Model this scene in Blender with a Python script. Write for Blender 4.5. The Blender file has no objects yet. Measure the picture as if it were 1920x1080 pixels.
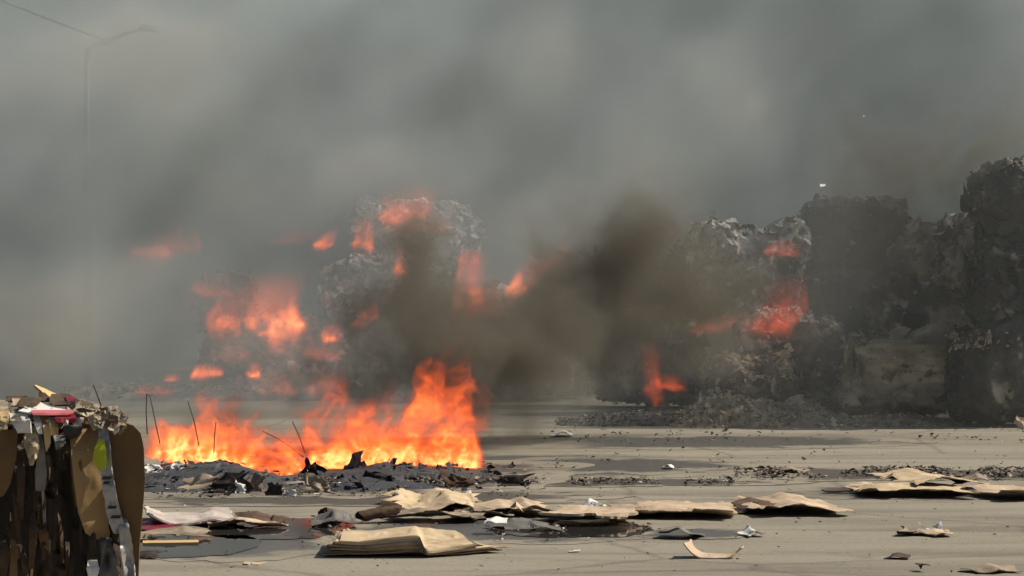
import bpy, math, random
import numpy as np
from mathutils import Vector

random.seed(7)
sc = bpy.context.scene
COL = sc.collection

# ------------------------------------------------------------------ camera, sky, sun, exposure
F_PX, CAM_H, HOR = 4650.0, 1.6, 570.0      # focal length in photo pixels, eye height, horizon row
cam = bpy.data.cameras.new('camera')
cam_ob = bpy.data.objects.new('camera', cam)
COL.objects.link(cam_ob)
sc.camera = cam_ob
cam_ob.location = (0, 0, CAM_H)
cam_ob.rotation_euler = (math.radians(90), 0, 0)
cam.sensor_width = 36
cam.lens = F_PX / 1920 * 36
cam.shift_y = (HOR - 540) / 1920
cam.clip_end = 6000

SUN = Vector((0.74, 0.20, 0.72)).normalized()
world = bpy.data.worlds.new('World')
sc.world = world
world.use_nodes = True
wn = world.node_tree
sky = wn.nodes.new('ShaderNodeTexSky')
sky.sky_type = 'NISHITA'
sky.sun_disc = False
sky.sun_elevation = math.asin(SUN.z)
sky.sun_rotation = math.atan2(SUN.x, SUN.y)
sky.dust_density = 3.0
sky.ozone_density = 0.6
wn.links.new(sky.outputs[0], wn.nodes['Background'].inputs[0])
wn.nodes['Background'].inputs[1].default_value = 0.06
sun = bpy.data.lights.new('sun', 'SUN')
sun.energy = 5.0
sun.angle = math.radians(0.6)
sun.color = (1.0, 0.92, 0.79)
sun_ob = bpy.data.objects.new('sun', sun)
COL.objects.link(sun_ob)
sun_ob.rotation_euler = SUN.to_track_quat('Z', 'Y').to_euler()
sun_ob.location = (60, 20, 60)
sc.view_settings.view_transform = 'Standard'
sc.view_settings.look = 'None'
sc.view_settings.exposure = 0.0
sc.view_settings.gamma = 1.0
cy = sc.cycles
cy.volume_step_rate = 4.0
cy.volume_max_steps = 256
cy.volume_bounces = 2
cy.max_bounces = 6
cy.diffuse_bounces = 3
cy.glossy_bounces = 3
cy.transparent_max_bounces = 8
cy.caustics_reflective = False
cy.caustics_refractive = False
cy.use_adaptive_sampling = True
cy.adaptive_threshold = 0.03
cy.use_denoising = True


# ------------------------------------------------------------------ small helpers
def gy(py):                       # distance of a ground point seen on photo row py
    return F_PX * CAM_H / (py - HOR)


def at(px, py, y):                # world point at distance y
    return Vector(((px - 960) / F_PX * y, y, CAM_H - (py - HOR) / F_PX * y))


def tag(o, label=None, cat=None, group=None, kind=None):
    if label: o['label'] = label
    if cat: o['category'] = cat
    if group: o['group'] = group
    if kind: o['kind'] = kind
    return o


def empty(name, loc, rz=0.0):
    o = bpy.data.objects.new(name, None)
    COL.objects.link(o)
    o.location = loc
    o.rotation_euler = (0, 0, rz)
    o.empty_display_size = 0.1
    return o


def mesh_ob(name, V, Fc, mat, parent=None, tone=None, smooth=False, loc=None, rz=0.0):
    me = bpy.data.meshes.new(name)
    me.from_pydata([tuple(map(float, v)) for v in V], [], [tuple(map(int, f)) for f in Fc])
    if tone is not None:
        a = me.attributes.new('tone', 'FLOAT', 'POINT')
        a.data.foreach_set('value', np.asarray(tone, dtype=np.float32))
    me.materials.append(mat)
    if smooth:
        me.polygons.foreach_set('use_smooth', [True] * len(me.polygons))
    me.update()
    o = bpy.data.objects.new(name, me)
    COL.objects.link(o)
    if parent is not None: o.parent = parent
    if loc is not None: o.location = loc
    o.rotation_euler = (0, 0, rz)
    return o


# ------------------------------------------------------------------ noise (vectorised)
_tab = {}


def vnoise(P, seed=0):
    if seed not in _tab:
        _tab[seed] = np.random.default_rng(1000 + seed).uniform(-1, 1, (32, 32, 32)).astype(np.float32)
    T = _tab[seed]
    i = np.floor(P).astype(np.int64)
    f = (P - i).astype(np.float32)
    f = f * f * (3 - 2 * f)
    a, b = i & 31, (i + 1) & 31
    fx, fy, fz = f[..., 0], f[..., 1], f[..., 2]
    def g(x, y, z): return T[x, y, z]
    ax, ay, az, bx, by, bz = a[..., 0], a[..., 1], a[..., 2], b[..., 0], b[..., 1], b[..., 2]
    c00 = g(ax, ay, az) * (1 - fx) + g(bx, ay, az) * fx
    c10 = g(ax, by, az) * (1 - fx) + g(bx, by, az) * fx
    c01 = g(ax, ay, bz) * (1 - fx) + g(bx, ay, bz) * fx
    c11 = g(ax, by, bz) * (1 - fx) + g(bx, by, bz) * fx
    c0 = c00 * (1 - fy) + c10 * fy
    c1 = c01 * (1 - fy) + c11 * fy
    return c0 * (1 - fz) + c1 * fz


def fbm(P, oct=4, seed=0, gain=0.5):
    s, a, t = 0.0, 1.0, 0.0
    for k in range(oct):
        s = s + a * vnoise(P * (2.03 ** k) + 7.3 * k, seed + k)
        t += a
        a *= gain
    return s / t


def ridged(P, oct=3, seed=0):
    s, a, t = 0.0, 1.0, 0.0
    for k in range(oct):
        s = s + a * (1 - np.abs(vnoise(P * (2.1 ** k) + 3.1 * k, seed + k)) * 2)
        t += a
        a *= 0.55
    return s / t


def sstep(a, b, x):
    t = np.clip((x - a) / (b - a), 0, 1)
    return t * t * (3 - 2 * t)


def facets(P, seed):
    """crumpled paper: every Voronoi cell is its own tilted plate. Returns offset and a tone per point"""
    P = np.asarray(P, dtype=np.float64)
    rng = np.random.default_rng(5000 + seed)
    T = rng.uniform(0, 1, (17, 17, 17, 7))
    base = np.floor(P).astype(int)
    best = np.full(len(P), 1e9)
    off = np.zeros(len(P))
    tone = np.zeros(len(P))
    for dx in (-1, 0, 1):
        for dy in (-1, 0, 1):
            for dz in (-1, 0, 1):
                c = base + (dx, dy, dz)
                R = T[c[:, 0] % 17, c[:, 1] % 17, c[:, 2] % 17]
                v = P - (c + R[:, :3])
                d = (v * v).sum(1)
                m = d < best
                best = np.where(m, d, best)
                n = R[:, 3:6] * 2 - 1
                off = np.where(m, (n * v).sum(1) + (R[:, 6] - 0.5) * 0.9, off)
                tone = np.where(m, R[:, 5] * 0.5 + R[:, 0] * 0.5, tone)
    return off, tone


# ------------------------------------------------------------------ materials
def new_mat(name):
    m = bpy.data.materials.new(name)
    m.use_nodes = True
    nt = m.node_tree
    return m, nt, nt.nodes['Principled BSDF']


def ramp_node(nt, stops, interp='LINEAR'):
    r = nt.nodes.new('ShaderNodeValToRGB')
    r.color_ramp.interpolation = interp
    e = r.color_ramp.elements
    while len(e) < len(stops): e.new(0.5)
    for k, (p, c) in enumerate(stops):
        e[k].position = p
        e[k].color = (*c, 1) if len(c) == 3 else c
    return r


def noise_node(nt, scale, detail=4, rough=0.55, vec=None, dist=0.0):
    n = nt.nodes.new('ShaderNodeTexNoise')
    n.inputs['Scale'].default_value = scale
    n.inputs['Detail'].default_value = detail
    n.inputs['Roughness'].default_value = rough
    n.inputs['Distortion'].default_value = dist
    if vec is None:
        tc = nt.nodes.new('ShaderNodeTexCoord')
        vec = tc.outputs['Object']
    nt.links.new(vec, n.inputs['Vector'])
    return n


def mix_node(nt, a, b, fac, mode='MIX'):
    n = nt.nodes.new('ShaderNodeMix')
    n.data_type = 'RGBA'
    n.blend_type = mode
    for sock, v in ((n.inputs[6], a), (n.inputs[7], b), (n.inputs[0], fac)):
        if hasattr(v, 'links'): nt.links.new(v, sock)
        elif isinstance(v, (int, float)): sock.default_value = v
        else: sock.default_value = (*v, 1)
    return n.outputs[2]


def bump(nt, bs, h, strength, dist):
    b = nt.nodes.new('ShaderNodeBump')
    b.inputs['Strength'].default_value = strength
    b.inputs['Distance'].default_value = dist
    nt.links.new(h, b.inputs['Height'])
    nt.links.new(b.outputs[0], bs.inputs['Normal'])


def tone_mat(name, stops, rough=0.8, grime=(0.05, 0.045, 0.04), grime_scale=3.0, grime_amt=0.6, bscale=30, bstr=0.5, bdist=0.02, interp='LINEAR', sheen=0.0):
    m, nt, bs = new_mat(name)
    at_ = nt.nodes.new('ShaderNodeAttribute')
    at_.attribute_name = 'tone'
    r = ramp_node(nt, stops, interp)
    nt.links.new(at_.outputs['Fac'], r.inputs[0])
    g = noise_node(nt, grime_scale, 5, 0.62)
    gr = ramp_node(nt, [(0.42, (0, 0, 0)), (0.7, (grime_amt,) * 3)])
    nt.links.new(g.outputs[0], gr.inputs[0])
    c = mix_node(nt, r.outputs[0], grime, gr.outputs[0])
    nt.links.new(c, bs.inputs['Base Color'])
    bs.inputs['Roughness'].default_value = rough
    if bstr:
        b = noise_node(nt, bscale, 4, 0.6)
        bump(nt, bs, b.outputs[0], bstr, bdist)
    return m


def plain_mat(name, col, rough=0.7, var=0.25, vscale=6, spec=0.5, bstr=0.15, bscale=40, bdist=0.005, metal=0.0, dirt=None, dirt_lo=0.5, dirt_hi=0.7):
    m, nt, bs = new_mat(name)
    n = noise_node(nt, vscale, 5, 0.6)
    lo = tuple(c * (1 - var) for c in col)
    hi = tuple(min(1, c * (1 + var)) for c in col)
    r = ramp_node(nt, [(0.3, lo), (0.7, hi)])
    nt.links.new(n.outputs[0], r.inputs[0])
    out = r.outputs[0]
    if dirt:
        d = noise_node(nt, vscale * 0.45, 6, 0.65, dist=0.4)
        dr = ramp_node(nt, [(dirt_lo, (0, 0, 0)), (dirt_hi, (1, 1, 1))])
        nt.links.new(d.outputs[0], dr.inputs[0])
        out = mix_node(nt, out, dirt, dr.outputs[0])
    nt.links.new(out, bs.inputs['Base Color'])
    bs.inputs['Roughness'].default_value = rough
    bs.inputs['Specular IOR Level'].default_value = spec
    bs.inputs['Metallic'].default_value = metal
    if bstr:
        b = noise_node(nt, bscale, 3, 0.6)
        bump(nt, bs, b.outputs[0], bstr, bdist)
    return m


KRAFT = plain_mat('kraft_cardboard', (0.56, 0.435, 0.28), 0.85, 0.16, 7, 0.2, dirt=(0.17, 0.12, 0.08), dirt_lo=0.51, dirt_hi=0.75)
KRAFT_PINK = plain_mat('pinkish_cardboard', (0.54, 0.415, 0.29), 0.85, 0.18, 6, 0.2, dirt=(0.16, 0.115, 0.085), dirt_lo=0.48, dirt_hi=0.76)
KRAFT_DULL = plain_mat('dirty_cardboard', (0.33, 0.265, 0.19), 0.9, 0.22, 9, 0.2, dirt=(0.08, 0.07, 0.06), dirt_lo=0.45, dirt_hi=0.7)
KRAFT_SHADE = plain_mat('bale_shaded_kraft', (0.16, 0.10, 0.048), 0.85, 0.12, 5, 0.2)  # kraft darker than its own tone: the bale front's shade is painted in
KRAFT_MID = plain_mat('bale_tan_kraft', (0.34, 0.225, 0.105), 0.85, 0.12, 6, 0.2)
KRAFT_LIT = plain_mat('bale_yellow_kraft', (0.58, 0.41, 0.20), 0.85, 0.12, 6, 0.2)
CHAR = plain_mat('charred_card', (0.045, 0.035, 0.03), 0.9, 0.5, 8, 0.3, bstr=0.5, bscale=20, bdist=0.02)
CHAR_BROWN = plain_mat('scorched_card', (0.10, 0.06, 0.04), 0.9, 0.4, 8, 0.3, bstr=0.5, bscale=20, bdist=0.02)
WET_GREY = plain_mat('wet_grey_card', (0.16, 0.145, 0.13), 0.45, 0.3, 7, 0.5, dirt=(0.05, 0.045, 0.045))
PAPER = plain_mat('white_paper', (0.78, 0.76, 0.70), 0.7, 0.1, 9, 0.3)
GLOSSY = plain_mat('glossy_print', (0.62, 0.54, 0.47), 0.4, 0.15, 5, 0.4, dirt=(0.2, 0.13, 0.11), dirt_lo=0.48, dirt_hi=0.68)
MAROON = plain_mat('maroon_print', (0.20, 0.018, 0.03), 0.5, 0.3, 8, 0.4)
PINK = plain_mat('pink_print', (0.55, 0.16, 0.17), 0.5, 0.2, 8, 0.4)
FOIL = plain_mat('silver_wrapper', (0.36, 0.36, 0.37), 0.3, 0.2, 9, 0.6, metal=0.35, bstr=0.7, bscale=14, bdist=0.02)
LIME = plain_mat('lime_print', (0.42, 0.46, 0.02), 0.4, 0.12, 9, 0.4)
BLACKP = plain_mat('black_print', (0.02, 0.02, 0.022), 0.5, 0.2, 9, 0.4)
BAG = plain_mat('beige_bag', (0.42, 0.34, 0.22), 0.45, 0.3, 20, 0.5, bstr=0.8, bscale=25, bdist=0.03)
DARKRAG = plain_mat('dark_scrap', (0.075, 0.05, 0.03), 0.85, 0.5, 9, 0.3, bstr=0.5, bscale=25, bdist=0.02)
METAL = plain_mat('rusty_wire', (0.06, 0.05, 0.045), 0.6, 0.3, 20, 0.4, metal=0.4)
STEEL = plain_mat('galvanised_steel', (0.17, 0.15, 0.13), 0.55, 0.15, 4, 0.5, metal=0.3)
RUBBER = plain_mat('cable_black', (0.05, 0.045, 0.04), 0.6, 0.1, 4, 0.3)

PALE_BALE = tone_mat('pale_paper_bale', [(0.0, (0.06, 0.055, 0.05)), (0.35, (0.19, 0.17, 0.14)), (0.6, (0.46, 0.42, 0.35)), (0.9, (0.85, 0.82, 0.74))], grime_amt=0.7)
TAN_BALE = tone_mat('tan_paper_bale', [(0.0, (0.07, 0.056, 0.042)), (0.4, (0.24, 0.19, 0.125)), (0.7, (0.40, 0.33, 0.23)), (1.0, (0.70, 0.61, 0.46))], grime_amt=0.6)
DARK_BALE = tone_mat('sooty_shaded_bale', [(0.0, (0.02, 0.02, 0.02)), (0.55, (0.055, 0.052, 0.05)), (0.85, (0.13, 0.12, 0.10)), (1.0, (0.5, 0.46, 0.38))], grime_amt=0.7)  # soot plus the shadow on the dim stack, both put into the colour
ASH = tone_mat('blue_grey_ash', [(0.0, (0.016, 0.017, 0.02)), (0.6, (0.042, 0.046, 0.055)), (0.88, (0.09, 0.09, 0.093)), (1.0, (0.4, 0.35, 0.3))], rough=0.85, grime_amt=0.8, grime=(0.03, 0.031, 0.036))
CRUMB = tone_mat('scrap_crumbs', [(0.0, (0.04, 0.034, 0.03)), (0.5, (0.10, 0.08, 0.062)), (0.8, (0.24, 0.18, 0.12)), (1.0, (0.75, 0.69, 0.57))], grime_amt=0.3, bstr=0)
CORE = tone_mat('shaded_core_card', [(0.0, (0.008, 0.006, 0.005)), (0.6, (0.03, 0.021, 0.013)), (0.88, (0.08, 0.056, 0.035)), (1.0, (0.34, 0.27, 0.18))], grime_amt=0.4, bscale=18)  # near-black because the shade inside the bale front is in the colour


def concrete(name='yard_concrete', damp=None, damp_rough=0.4, full=0.55):
    m, nt, bs = new_mat(name)
    tc = nt.nodes.new('ShaderNodeTexCoord')
    P = tc.outputs['Object']
    big = noise_node(nt, 0.22, 5, 0.6, P, 0.5)
    mid = noise_node(nt, 1.3, 6, 0.65, P, 0.3)
    fine = noise_node(nt, 28, 4, 0.7, P)
    r1 = ramp_node(nt, [(0.3, (0.25, 0.225, 0.17)), (0.55, (0.30, 0.27, 0.21)), (0.75, (0.335, 0.30, 0.235))])
    nt.links.new(big.outputs[0], r1.inputs[0])
    # tyre-dragged dirt: long smears across the yard
    mp = nt.nodes.new('ShaderNodeMapping')
    mp.inputs['Scale'].default_value = (0.28, 1.5, 1)
    mp.inputs['Rotation'].default_value = (0, 0, 0.12)
    nt.links.new(P, mp.inputs[0])
    sm = noise_node(nt, 1.1, 6, 0.62, mp.outputs[0], 0.6)
    r2 = ramp_node(nt, [(0.44, (0, 0, 0)), (0.70, (0.65, 0.65, 0.65))])
    nt.links.new(sm.outputs[0], r2.inputs[0])
    c = mix_node(nt, r1.outputs[0], (0.12, 0.108, 0.088), r2.outputs[0])
    r3 = ramp_node(nt, [(0.58, (0, 0, 0)), (0.75, (0.6, 0.6, 0.6))])
    nt.links.new(mid.outputs[0], r3.inputs[0])
    c = mix_node(nt, c, (0.10, 0.085, 0.068), r3.outputs[0])
    vo = nt.nodes.new('ShaderNodeTexVoronoi')
    vo.feature = 'DISTANCE_TO_EDGE'
    vo.inputs['Scale'].default_value = 0.33
    wob = noise_node(nt, 1.1, 5, 0.6, P)
    mw = mix_node(nt, P, wob.outputs['Color'], 0.22, 'ADD')
    nt.links.new(mw, vo.inputs['Vector'])
    r5 = ramp_node(nt, [(0.0, (0.4, 0.4, 0.4)), (0.010, (0.14, 0.14, 0.14)), (0.02, (0, 0, 0))])
    nt.links.new(vo.outputs['Distance'], r5.inputs[0])
    c = mix_node(nt, c, (0.06, 0.053, 0.045), r5.outputs[0])
    spk = noise_node(nt, 9, 5, 0.75, P)
    r6 = ramp_node(nt, [(0.62, (0, 0, 0)), (0.72, (0.55, 0.55, 0.55))])
    nt.links.new(spk.outputs[0], r6.inputs[0])
    c = mix_node(nt, c, (0.09, 0.078, 0.063), r6.outputs[0])
    r4 = ramp_node(nt, [(0.3, (0.8, 0.8, 0.8)), (0.7, (1.12, 1.12, 1.12))])
    nt.links.new(fine.outputs[0], r4.inputs[0])
    c = mix_node(nt, c, r4.outputs[0], 1.0, 'MULTIPLY')
    bs.inputs['Roughness'].default_value = 0.85
    if damp:
        a = nt.nodes.new('ShaderNodeAttribute')
        a.attribute_name = 'tone'
        e = noise_node(nt, 2.6, 6, 0.68, P, 0.4)
        ad = nt.nodes.new('ShaderNodeMath')
        ad.operation = 'ADD'
        nt.links.new(a.outputs['Fac'], ad.inputs[0])
        nt.links.new(e.outputs[0], ad.inputs[1])
        rr = ramp_node(nt, [(0.62, (0, 0, 0)), (0.62 + full * 0.4, (0.92, 0.92, 0.92))])
        nt.links.new(ad.outputs[0], rr.inputs[0])
        c = mix_node(nt, c, damp, rr.outputs[0])
        ro = nt.nodes.new('ShaderNodeMapRange')
        ro.inputs['To Min'].default_value = 0.85
        ro.inputs['To Max'].default_value = damp_rough
        nt.links.new(rr.outputs[0], ro.inputs[0])
        nt.links.new(ro.outputs[0], bs.inputs['Roughness'])
    nt.links.new(c, bs.inputs['Base Color'])
    bs.inputs['Specular IOR Level'].default_value = 0.25
    bump(nt, bs, fine.outputs[0], 0.25, 0.01)
    return m


def water_mat(name, base, rough, wob):
    m, nt, bs = new_mat(name)
    bs.inputs['Base Color'].default_value = (*base, 1)
    bs.inputs['Roughness'].default_value = rough
    bs.inputs['IOR'].default_value = 1.33
    bs.inputs['Specular IOR Level'].default_value = 0.6
    n = noise_node(nt, 3.0, 3, 0.5)
    bump(nt, bs, n.outputs[0], wob, 0.02)
    return m


CONCRETE = concrete()
WATER = water_mat('dirty_water', (0.04, 0.038, 0.035), 0.012, 0.006)
DAMP = concrete('damp_concrete', (0.085, 0.084, 0.08), 0.33)
DIRT = concrete('sooty_dirt', (0.07, 0.06, 0.05), 0.9, 0.4)


# ------------------------------------------------------------------ ground, puddles, stains
ground = mesh_ob('ground', [(-900, -60, 0), (900, -60, 0), (900, 3000, 0), (-900, 3000, 0)], [(0, 1, 2, 3)], CONCRETE)
tag(ground, 'worn tan concrete yard with dark drag marks', None, kind='structure')


def blot(name, px0, px1, py_back, py_front, mat, z, seed, label, n=90, rag=0.22):
    """an irregular flat patch lying on the ground, drawn from where its edges stand in the yard"""
    y0, y1 = gy(py_front), gy(py_back)
    yc, ry = (y0 + y1) / 2, (y1 - y0) / 2
    sc_ = F_PX / yc
    xc, rx = ((px0 + px1) / 2 - 960) / sc_, (px1 - px0) / 2 / sc_
    A = np.linspace(0, 2 * math.pi, n, endpoint=False)
    P = np.stack([np.cos(A) * 1.6, np.sin(A) * 1.6, np.full(n, seed * 1.7)], 1)
    R = 1 + rag * 2 * fbm(P, 4, seed) + rag * 0.6 * fbm(P * 4, 3, seed + 3)
    ca, sa = np.cos(A), np.sin(A)
    k = 1 / (np.abs(ca) ** 2.6 + np.abs(sa) ** 2.6) ** (1 / 2.6)
    V = [(xc + rx * R[i] * k[i] * ca[i], yc + ry * R[i] * k[i] * sa[i], z) for i in range(n)]
    V2 = [(xc + (v[0] - xc) * 0.5, yc + (v[1] - yc) * 0.5, z) for v in V]
    Fc = [(i, (i + 1) % n, n + (i + 1) % n, n + i) for i in range(n)] + [(n + i, n + (i + 1) % n, 2 * n) for i in range(n)]
    if mat is WATER: V, V2 = V, V2
    o = mesh_ob(name, V + V2 + [(xc, yc, z)], Fc, mat, None, [0.0] * n + [0.5] * n + [0.6])
    return tag(o, label, None, kind='structure')


blot('damp_patch', 600, 1270, 968, 1022, DAMP, 0.003, 3, 'dark damp concrete round the cardboard')
blot('damp_patch', 250, 640, 968, 1050, DAMP, 0.003, 5, 'damp concrete beside the bale')
blot('damp_patch', 560, 1330, 850, 902, DAMP, 0.003, 8, 'wet dark concrete beside the fire')
blot('damp_patch', 1180, 1420, 990, 1012, DAMP, 0.0045, 9, 'small damp patch with white scraps')
blot('damp_patch', 1500, 2050, 912, 938, DAMP, 0.003, 12, 'damp strip under cardboard on the right')
blot('damp_patch', 1000, 1700, 815, 842, DAMP, 0.003, 14, 'faint damp strip before the bales')
blot('damp_patch', 900, 1420, 858, 890, DAMP, 0.0045, 33, 'darkest wet concrete right of the fire')
blot('soot_band', 240, 1150, 915, 952, DIRT, 0.0045, 35, 'sooty smear before the ash heap', rag=0.3)
blot('soot_band', 560, 1480, 898, 914, DIRT, 0.005, 17, 'band of sooty dirt across the yard', rag=0.35)
blot('soot_band', 1380, 2150, 878, 902, DIRT, 0.005, 19, 'band of sooty dirt on the right', rag=0.35)
blot('soot_band', 150, 1080, 862, 935, DIRT, 0.0065, 21, 'sooty ground under the burning heap', rag=0.15)
blot('puddle', 395, 655, 972, 1012, WATER, 0.008, 23, 'shallow puddle mirroring the fire', rag=0.18)
blot('puddle', 250, 470, 1004, 1046, WATER, 0.008, 27, 'shallow puddle next to the bale', rag=0.15)
blot('puddle', 930, 1210, 976, 1010, WATER, 0.008, 29, 'shallow dark puddle behind folded cardboard', rag=0.2)


# ------------------------------------------------------------------ shape builders
def cube_grid(n):
    """points and quads of a unit cube surface (-1..1), n cells a side"""
    idx, V, Fc = {}, [], []
    def vid(p):
        k = tuple(p)
        if k not in idx:
            idx[k] = len(V)
            V.append([c / n * 2 - 1 for c in p])
        return idx[k]
    for ax in range(3):
        for side in (0, n):
            u, v = [(1, 2), (2, 0), (0, 1)][ax]
            for i in range(n):
                for j in range(n):
                    q = []
                    for a, b in ((0, 0), (1, 0), (1, 1), (0, 1)):
                        p = [0, 0, 0]
                        p[ax] = side; p[u] = i + a; p[v] = j + b
                        q.append(vid(p))
                    Fc.append(q if side else q[::-1])
    return np.array(V), Fc


_CG = {}


def lump(size, n, seed, cell=0.24, amp=0.06, rnd=0.25, sag=0.06, stretch=(1, 1, 1), big=0.06, soft=False):
    """crumpled block standing on z=0: returns verts, faces, tone"""
    if n not in _CG: _CG[n] = cube_grid(n)
    U, Fc = _CG[n]
    U = U.copy()
    p = 2 / rnd
    nr = (np.abs(U) ** p).sum(1) ** (1 / p)
    S = U / nr[:, None]
    h = np.array(size) / 2
    P = S * h
    P[:, :2] *= (1 + sag * (1 - S[:, 2:3] ** 2))
    N = S * np.abs(S) ** (p / 2 - 1)
    N /= np.linalg.norm(N, axis=1)[:, None] + 1e-9
    st = np.array(stretch)
    o1, t1 = facets(P * st / cell + seed * 3.1, seed)
    o2, t2 = facets(P * st / (cell * 0.45) + seed * 5.7, seed + 1)
    if soft:
        # loose paper pressed and burst: big bulges, sharp creases, pale patches on a dark mass
        cr = ridged(P * st * 3.2 + seed, 4, seed % 20)
        blk = fbm(P * st * 2.2 + seed * 1.7, 3, (seed + 5) % 20)
        d = blk * 0.2 + cr * amp * 0.8 + o1 * amp * 0.6 + o2 * amp * 0.35 + fbm(P * 1.1 + seed, 2, seed % 20) * big
        pale = fbm(P * st * 2.6 + seed * 2.9, 4, (seed + 9) % 20)
        tone = 0.52 + 1.0 * pale + 0.25 * (t2 - 0.5) + 0.3 * np.clip(cr, 0, 1) - 0.12
        P = P + N * d[:, None]
        P[:, 2] -= P[:, 2].min()
        return P, Fc, np.clip(tone, 0, 1)
    d = o1 * amp + o2 * amp * 0.45 + fbm(P * 1.6 + seed, 2, seed % 20) * big
    P = P + N * d[:, None]
    P[:, 2] -= P[:, 2].min()
    tone = np.clip(0.55 * t2 + 0.45 * t1 + 0.45 * (o2 * 0.6), 0, 1)
    tone = np.clip((tone - 0.2) / 0.65, 0, 1)
    return P, Fc, tone


def scraps(points, normals, size, seed, flat=0.4, tone_lo=0.2, tone_hi=1.0):
    """many small bent bits of paper in one mesh"""
    rng = np.random.default_rng(seed)
    V, Fc, T = [], [], []
    for p, nrm in zip(points, normals):
        s = size * rng.uniform(0.5, 1.6)
        nrm = Vector(nrm) + Vector(rng.normal(0, flat, 3))
        nrm.normalize()
        a = nrm.orthogonal().normalized()
        a.rotate(__import__('mathutils').Quaternion(nrm, rng.uniform(0, 6.28)))
        b = nrm.cross(a)
        k = rng.uniform(0.4, 1.0)
        base = len(V)
        t = rng.uniform(tone_lo, tone_hi) ** 1.3
        for j in range(3):
            for i in range(3):
                q = Vector(p) + a * s * (i - 1 + rng.uniform(-.3, .3)) * 0.5 + b * s * k * (j - 1 + rng.uniform(-.3, .3)) * 0.5
                q += nrm * s * rng.uniform(-0.05, 0.35)
                V.append(q)
                T.append(t)
        for j in range(2):
            for i in range(2):
                v = base + j * 3 + i
                Fc.append((v, v + 1, v + 4, v + 3))
    return V, Fc, T


_proto = {}


def bale(px0, px1, py_top, y, depth, mat, label, seed, z0=0.0, rz=0.0, name='paper_bale', group=None, nscr=150, cell=0.22, amp=0.07, n=46, cat='bale', scr=0.055, rnd=0.42, stretch=(1, 1, 1), fringe=0):
    s = F_PX / y
    w = (px1 - px0) / s
    top = CAM_H - (py_top - HOR) / s
    h = max(0.25, top - z0)
    root = empty(name, (((px0 + px1) / 2 - 960) / s, y + depth / 2, z0), rz + math.sin(seed * 12.9) * 0.28)
    tag(root, label, cat, group)
    P, Fc, tone = lump((w, depth, h), n, seed, cell, amp, rnd, stretch=stretch, soft=True, big=0.22)
    body = mesh_ob('body', P, Fc, mat, root, tone)
    rng = np.random.default_rng(seed + 77)
    me = body.data
    ids = rng.choice(len(me.polygons), nscr * 4)
    pts, nrm = [], []
    for i in ids:
        f = me.polygons[int(i)]
        if f.center.z < 0.03: continue
        if tone[f.vertices[0]] < rng.uniform(0.15, 0.6) and rng.uniform() < 0.85: continue
        pts.append(f.center + f.normal * 0.01)
        nrm.append(f.normal)
    V, Fs, T = scraps(pts, nrm, scr, seed + 5, flat=0.6, tone_lo=0.45)
    o = mesh_ob('loose_scraps', V, Fs, mat, root, T)
    o['kind'] = 'stuff'
    ids = rng.choice(len(me.polygons), 60)
    pts = [me.polygons[int(i)].center + me.polygons[int(i)].normal * 0.02 for i in ids if me.polygons[int(i)].center.z > 0.15]
    nrm = [me.polygons[int(i)].normal for i in ids if me.polygons[int(i)].center.z > 0.15]
    V, Fs, T = scraps(pts, nrm, 0.17, seed + 15, flat=0.55, tone_lo=0.15, tone_hi=0.85)
    o = mesh_ob('hanging_sheets', V, Fs, mat, root, T)
    o['kind'] = 'stuff'
    if fringe:
        pts = [(rng.uniform(-w / 2, w / 2), -depth / 2 + rng.uniform(-0.1, 0.15), h + rng.uniform(-0.16, 0.06)) for k in range(fringe)]
        V, Fs, T = scraps(pts, [(rng.normal(0, .5), -0.6, 0.8) for p in pts], 0.06, seed + 25, flat=0.8, tone_lo=0.5)
        o = mesh_ob('frayed_edge', V, Fs, TAN_BALE, root, T)
        o['kind'] = 'stuff'
    return root


def heap(px0, px1, py_base, y_depth, h, mat, label, seed, name='scrap_heap', prof=None, nx=90, ny=36, cell=0.22, amp=0.05, nscr=250, cat='heap', scr=0.07):
    """a low irregular mound: heightfield with crumpled plates and scraps on it"""
    y0 = gy(py_base)
    s = F_PX / y0
    w = (px1 - px0) / s
    root = empty(name, (((px0 + px1) / 2 - 960) / s, y0 + y_depth / 2, 0))
    tag(root, label, cat)
    u, v = np.meshgrid(np.linspace(-1, 1, nx), np.linspace(-1, 1, ny), indexing='ij')
    X, Y = u * w / 2, v * y_depth / 2
    P3 = np.stack([X, Y, np.zeros_like(X)], -1).reshape(-1, 3)
    env = (np.clip(1 - np.abs(u) ** 3, 0, 1) * np.clip(1 - np.abs(v) ** 2.5, 0, 1)).ravel()
    if prof is not None: env = env * np.interp(u.ravel(), *prof)
    Z = env * h * (0.75 + 0.55 * fbm(P3 * 1.4 + seed, 3, seed % 20))
    o1, t1 = facets(P3 / cell + seed, seed)
    o2, t2 = facets(P3 / (cell * 0.4) + seed, seed + 1)
    Z = Z + (o1 * amp + o2 * amp * 0.5) * np.clip(env * 3, 0, 1) - 0.02
    V = np.stack([P3[:, 0], P3[:, 1], Z], 1)
    Fc = [(i * ny + j, (i + 1) * ny + j, (i + 1) * ny + j + 1, i * ny + j + 1) for i in range(nx - 1) for j in range(ny - 1)]
    tone = np.clip(0.5 * t1 + 0.5 * t2 + 0.2 * o2, 0, 1)
    mesh_ob('mound', V, Fc, mat, root, tone)
    rng = np.random.default_rng(seed)
    good = np.where(env > 0.08)[0]
    ids = rng.choice(good, nscr)
    V2, F2, T2 = scraps([V[i] + (0, 0, 0.015) for i in ids], [(0, -0.3, 1)] * nscr, scr, seed + 9, flat=0.45, tone_hi=0.9 if mat is ASH else 1.0)
    o = mesh_ob('loose_scraps', V2, F2, mat, root, T2)
    o['kind'] = 'stuff'
    return root


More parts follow.
